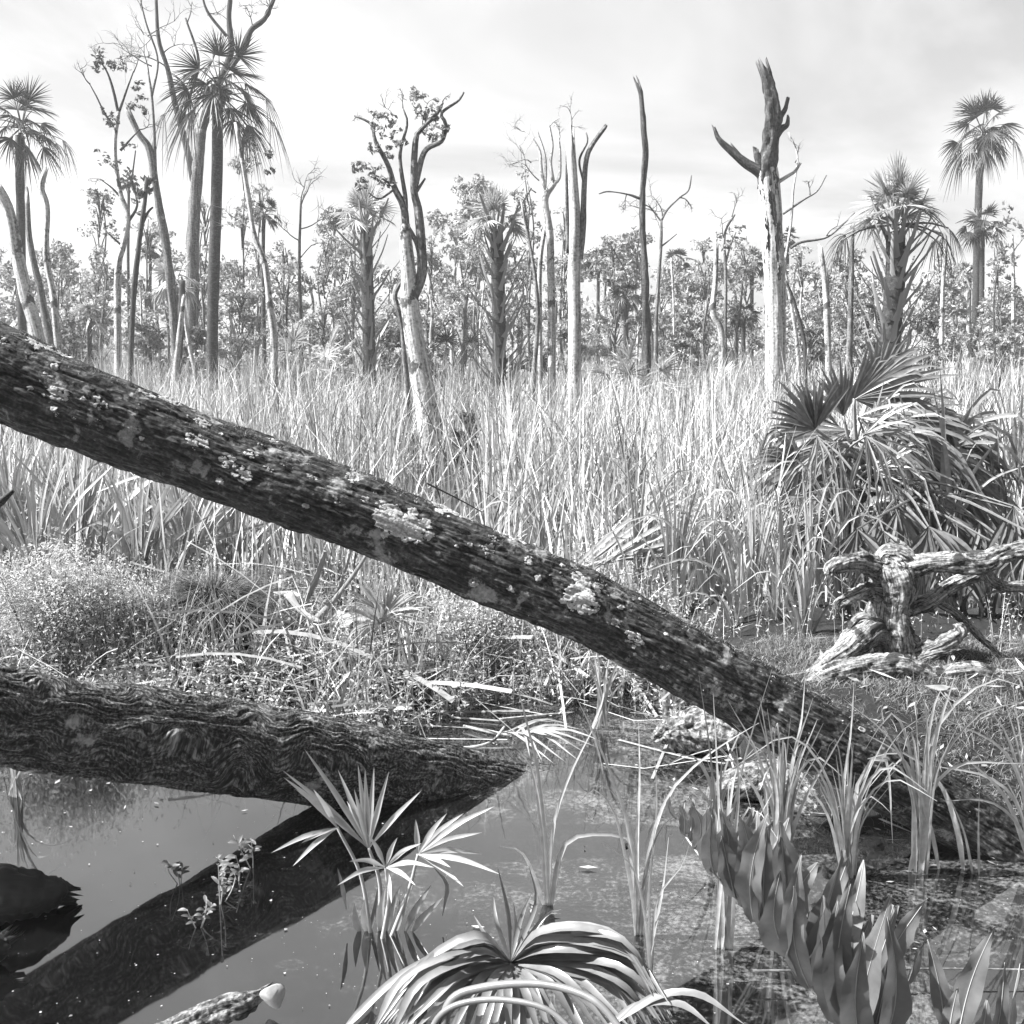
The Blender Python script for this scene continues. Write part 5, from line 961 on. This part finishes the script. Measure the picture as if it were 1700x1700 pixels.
# broad pale cattails in front of the palmetto
sedge('broad pale cattail blades in front of the large palmetto', 1575, 960, [[(1572, 960), (1576, 830), (1568, 740), (1548, 640)], [(1576, 960), (1590, 840), (1632, 760), (1690, 700)], [(1570, 960), (1566, 820), (1566, 700), (1560, 610)], [(1580, 960), (1592, 860), (1640, 800), (1710, 770)], [(1578, 960), (1580, 860), (1600, 770), (1625, 730)], [(1568, 960), (1560, 860), (1530, 790)]], 13, 'straw', .25, 'cattail', None)
CT = [(1250, 1080), (1300, 1080), (1345, 1075), (1180, 1060), (1400, 1010), (1660, 1060), (1690, 900), (1330, 980), (1120, 1060), (1060, 1050), (900, 1010), (1290, 1110), (1225, 1105), (1335, 1125)]
CL = ['tall reed clump left of the root stump, above the slanting log', 'tall reed clump close to the left roots of the stump', 'reed clump touching the lower left root', 'reed clump behind the slanting log middle right', 'reed clump between palmetto and stump left arm', 'reed clump in the shade under the stump right arm', 'reed clump at the right edge beside the palmetto', 'tall reeds below the left palmetto fans', 'reeds beside the fallen frond on its right', 'reeds just above the slanting log right of its middle', 'low leaning reed clump left of the fallen frond', 'thick reed clump right above the slanting log, left of the lower left root', 'thick reed clump two clumps left of the lower left root', 'small reed clump at the tip of the lower left root']
for i, (x, y) in enumerate(CT):
    sedge(CL[i], x, y, [], 7, 'reed', .10, 'reed_clump', 'reed clumps behind the log', 20, (300 if i != 5 else 120) if i < 10 else 230, 40)
for i, (x, y) in enumerate([(1395, 1050), (1440, 1040), (1535, 1045), (1590, 1045), (1640, 1050), (1690, 1050)]):  # reeds in dark leaf colour, standing in for the palmetto's shade
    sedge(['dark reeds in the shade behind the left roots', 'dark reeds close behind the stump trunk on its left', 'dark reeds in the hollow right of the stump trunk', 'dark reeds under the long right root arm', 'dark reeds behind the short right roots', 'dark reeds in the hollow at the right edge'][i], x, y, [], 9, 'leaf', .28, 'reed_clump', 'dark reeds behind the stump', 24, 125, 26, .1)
for i, (x, y, h_) in enumerate([(60, 1010, 250), (130, 985, 260), (230, 1000, 240), (310, 990, 240), (390, 970, 200), (470, 965, 170), (20, 960, 240), (560, 1000, 110)]):
    sedge('%s tall broad reed clump below the slanting log, counted from the left' % ['third', 'fourth', 'fifth', 'sixth', 'seventh', 'eighth', 'second', 'ninth'][i], x, y, [], 12, 'reed', .12, 'reed_clump', 'reed clumps below the log at left', 26, h_, 75, .12)
#==BANKTHINGS==
# ------------------------------------------------------------------ things lying and growing on the bank
rng = np.random.default_rng(61)
def feathery(name, label, px, py, d, wpx, hpx, seed_, n=7000):
    g = np.random.default_rng(seed_); f = on_ground(px, d); t = thing(name, label, 'shrub', f); tips = []
    for k in range(26):
        az = g.uniform(0, 6.28); rr = PX(wpx, d) * math.sqrt(g.random()); top = f + np.array([math.cos(az) * rr, math.sin(az) * rr * .8, PX(hpx, d) * g.uniform(.6, 1)])
        P = np.array([f + [math.cos(az) * rr * .3, math.sin(az) * rr * .3, -.02], (f + top) / 2 + [math.cos(az) * rr * .2, 0, 0], top]); part('stem', tube(P, [.005, .003, .001], 4, 8), M['grey'], t); tips.append(P)
    A = []
    for P in tips:
        m = n // 26; s = g.random(m) ** .6; C = (P[0] * ((1 - s) ** 2)[:, None] + 2 * P[1] * (s * (1 - s))[:, None] + P[2] * (s**2)[:, None]) + g.normal(size=(m, 3)) * .045; A.append(C)
    V, Qd = leaves(np.concatenate(A), .022, g, .3); part('foliage', (V, Qd), M['shrub'], t, False)
feathery('feathery_shrub', 'soft feathery pale shrub at the left edge between the two logs', 80, 1000, 5.15, 105, 230, 71, 16000)
feathery('feathery_shrub', 'smaller feathery shrub right of the big feathery shrub at left', 215, 1040, 5.4, 45, 130, 72, 5000)
feathery('feathery_shrub', 'light feathery plants under the middle of the slanting log', 790, 1120, 5.35, 70, 150, 73, 7000)
# dark mat of fibrous roots
c = on_ground(345, 5.55); t = thing('root_mat', 'dark dome of fibrous roots on the bank below the slanting log', 'root mat', c)
n = 2600; az = rng.uniform(0, 6.28, n); V, Qd = blades(c + np.stack([np.cos(az) * rng.random(n) * .12, np.sin(az) * rng.random(n) * .1, rng.uniform(.12, .30, n)], -1), rng.uniform(.16, .36, n), np.full(n, .005), rng.uniform(.4, .8, n), az, rng.uniform(.5, 1.1, n), 6, None, rng)
k = V[:, 2] < c[2]; V[k, 2] = c[2] + .005
tag(part('root_fibres', (V, Qd), M['rootmat'], t, False), kind='stuff')
ph = np.linspace(0, 6.28, 24, endpoint=False); ring = [(r_, z_) for r_, z_ in ((.30, -.03), (.27, .12), (.2, .24), (.1, .30), (.02, .315))]
V = np.array([c + [math.cos(a) * r_ * (1 + .15 * math.sin(3 * a)), math.sin(a) * r_ * .7, z_] for r_, z_ in ring for a in ph]); i = np.arange(4)[:, None] * 24 + np.arange(24); j = np.arange(4)[:, None] * 24 + (np.arange(24) + 1) % 24
part('soil_core', (V, np.stack([i, j, j + 24, i + 24], -1).reshape(-1, 4)), M['soil'], t)
# fallen palm leaf bases
for i, (pts, w, lb) in enumerate([([(480, 1040, 5.5), (505, 1000, 5.5), (525, 960, 5.45), (540, 915, 5.4)], 20, 'broad pale palm leaf base standing on end beside the root mat'), ([(520, 1035, 5.45), (560, 990, 5.5), (590, 950, 5.5), (612, 915, 5.5)], 15, 'curved palm leaf base leaning right below the log'),
                                  ([(478, 985, 5.4), (500, 1015, 5.35), (535, 1035, 5.3)], 16, 'split palm leaf base lying in front of the standing one'), ([(455, 990, 5.5), (480, 985, 5.5), (500, 990, 5.45)], 14, 'short cut palm leaf base beside the root mat'), ([(560, 1020, 5.4), (600, 1030, 5.35), (650, 1035, 5.35)], 13, 'flat palm leaf base lying right of the others'),
                                  ([(560, 985, 5.6), (575, 940, 5.6), (585, 905, 5.6)], 9, 'thin upright leaf stalk behind the fallen leaf bases')]):
    P = np.array([W(*q) for q in pts]); V, Qd = ribbon(P, PX(w / 2, 5.4), 10, .5, (.2, -.9, .3), lambda q: np.interp(q, [0, .3, 1], [1, .6, .35])); V2 = V + [0, .012, 0]; m = len(V)
    bd_ = [(0, 1), (1, 2)]; side = []
    for r_ in range(9):
        side += [(r_ * 3, r_ * 3 + 3, m + r_ * 3 + 3, m + r_ * 3), (r_ * 3 + 2, m + r_ * 3 + 2, m + r_ * 3 + 5, r_ * 3 + 5)]
    side += [(0, m, m + 1, 1), (1, m + 1, m + 2, 2), (27, 28, m + 28, m + 27), (28, 29, m + 29, m + 28)]
    solo('palm_leaf_base', (np.vstack([V, V2]), np.vstack([Qd, Qd[:, ::-1] + m, np.array(side)])), M['boot'], P.min(0), lb, 'leaf base', 'fallen palm leaf bases', attr if False else None)
# seedling fan on the bank
sb2 = on_ground(640, 5.25); s2 = thing('palmetto_seedling', 'pale thin leaved palm seedling on the bank below the slanting log', 'palmetto', sb2)
near_fan(s2, (640, 1022), 5.25, 10, 172, 26, 115, 110, 5, 'seedling', rng, .2, .35, sb2 - [0, 0, .02], 6)
near_fan(s2, (632, 1035), 5.15, 30, 205, 16, 85, 75, 5, 'seedling', rng, .4, .5, sb2 - [0, 0, .02], 5)
# fallen frond with straight strips behind the log
ff = on_ground(940, 6.0); f2 = thing('fallen_palm_frond', 'fallen pale palm frond with straight strips pointing up right behind the log', 'palm frond', ff)
fr = part('petiole', tube(np.array([W(900, 1010, 5.9), W(935, 965, 6.0), W(990, 935, 6.0), W(1060, 925, 6.0)]), [.016, .014, .01, .006], 7, 16), M['boot'], f2)
for (x0, y0, x1, y1) in [(925, 975, 1032, 868), (938, 962, 1132, 786), (950, 955, 1180, 800), (965, 950, 1185, 835), (985, 942, 1200, 850), (1000, 938, 1195, 880), (1020, 932, 1200, 905), (1035, 930, 1180, 935), (945, 958, 1150, 820), (1010, 936, 1120, 840), (930, 970, 1075, 905), (955, 952, 1160, 790), (975, 946, 1205, 815), (1045, 928, 1215, 870)]:
    px_leaflet(fr, [(x0, y0, 6.0), ((x0 + x1) / 2, (y0 + y1) / 2 - 4, 6.0 + rng.normal() * .08), (x1, y1, 6.0 + rng.normal() * .15)], 8, 'straw', .4, 8)
# dead frond in the water beyond the curly log
fd = G(838, 1222); f3 = thing('fallen_palm_frond', 'bleached frond floating in the water beyond the curly log end', 'palm frond', fd)
fr = part('petiole', tube(np.array([W(770, 1205, 4.7), W(815, 1215, 4.62), W(850, 1222, 4.6)]), [.006, .008, .005], 7, 12), M['dead'], f3)
for (x1, y1) in [(990, 1240), (985, 1225), (975, 1252), (960, 1262), (940, 1266), (920, 1268), (970, 1212), (950, 1204), (925, 1198), (900, 1264), (880, 1258), (1000, 1232)]:
    a = G(845 + rng.normal() * 6, 1220 + rng.normal() * 3, .03); b = G(x1, y1, .008); md = (a + b) / 2 + [rng.normal() * .03, rng.normal() * .05, rng.uniform(.01, .07)]
    part('leaflet', ribbon(np.array([a, md, b]), .007, 7, .4, (0, -.4, .9)), M['straw'], fr)
# small water plants in the dark reflection
for i, (x, y, h_, n_, lb) in enumerate([(365, 1500, 70, 9, 'small leafy water plant with broad leaves in the dark reflection'), (330, 1540, 50, 7, 'little water weed at the left of the dark reflection plants'), (420, 1440, 66, 9, 'small water weed near the bright seedling'), (395, 1462, 44, 7, 'tiny water weed between its two taller neighbours'), (300, 1465, 40, 6, 'faint water weed over the submerged reflection')]):
    b = G(x, y); t = thing('water_weed', lb, 'water plant', b, 'water weeds'); d = b[1]
    for s in range(3):
        tp = W(x + rng.normal() * 22, y - h_ * rng.uniform(.6, 1), d + rng.normal() * .03); P = np.array([b - [0, 0, .02], (b + tp) / 2 + [rng.normal() * .01, 0, 0], tp]); part('stem', tube(P, [.002, .0016, .001], 5, 8), M['weed'], t)
        for k in range(n_):
            f = rng.uniform(.25, 1); c = b + (tp - b) * f; a = rng.uniform(0, 6.28); o = np.array([math.cos(a), math.sin(a) * .8, rng.uniform(-.1, .6)]) * PX(rng.uniform(11, 22), d)
            part('leaf', ribbon(np.array([c, c + o * .5 + [0, 0, .004], c + o]), PX(3.2, d), 6, .25, (0, -.5, .9), lambda q: np.sin(np.clip(q, .03, .97) * 3.14) ** .7), M['leaf'], t)

# ------------------------------------------------------------------ humid air
hx0, hx1, hy0, hy1, hz0, hz1 = -300, 300, -80, 320, -1.6, 14.5
V = np.array([[x, y, z] for x in (hx0, hx1) for y in (hy0, hy1) for z in (hz0, hz1)], float)
hm, ht, ho_ = mat_base('humid_air')
hv = N_(ht, 'ShaderNodeVolumePrincipled', {'Color': (1, 1, 1, 1), 'Density': 0.0011, 'Anisotropy': 0.2}); ht.links.new(hv.outputs[0], ho_.inputs['Volume'])
solo('haze', (V, [[0, 1, 3, 2], [4, 6, 7, 5], [0, 4, 5, 1], [2, 3, 7, 6], [0, 2, 6, 4], [1, 5, 7, 3]]), hm, (0, 0, 0), 'pale humid haze over the marsh', kind='stuff', smooth=False)
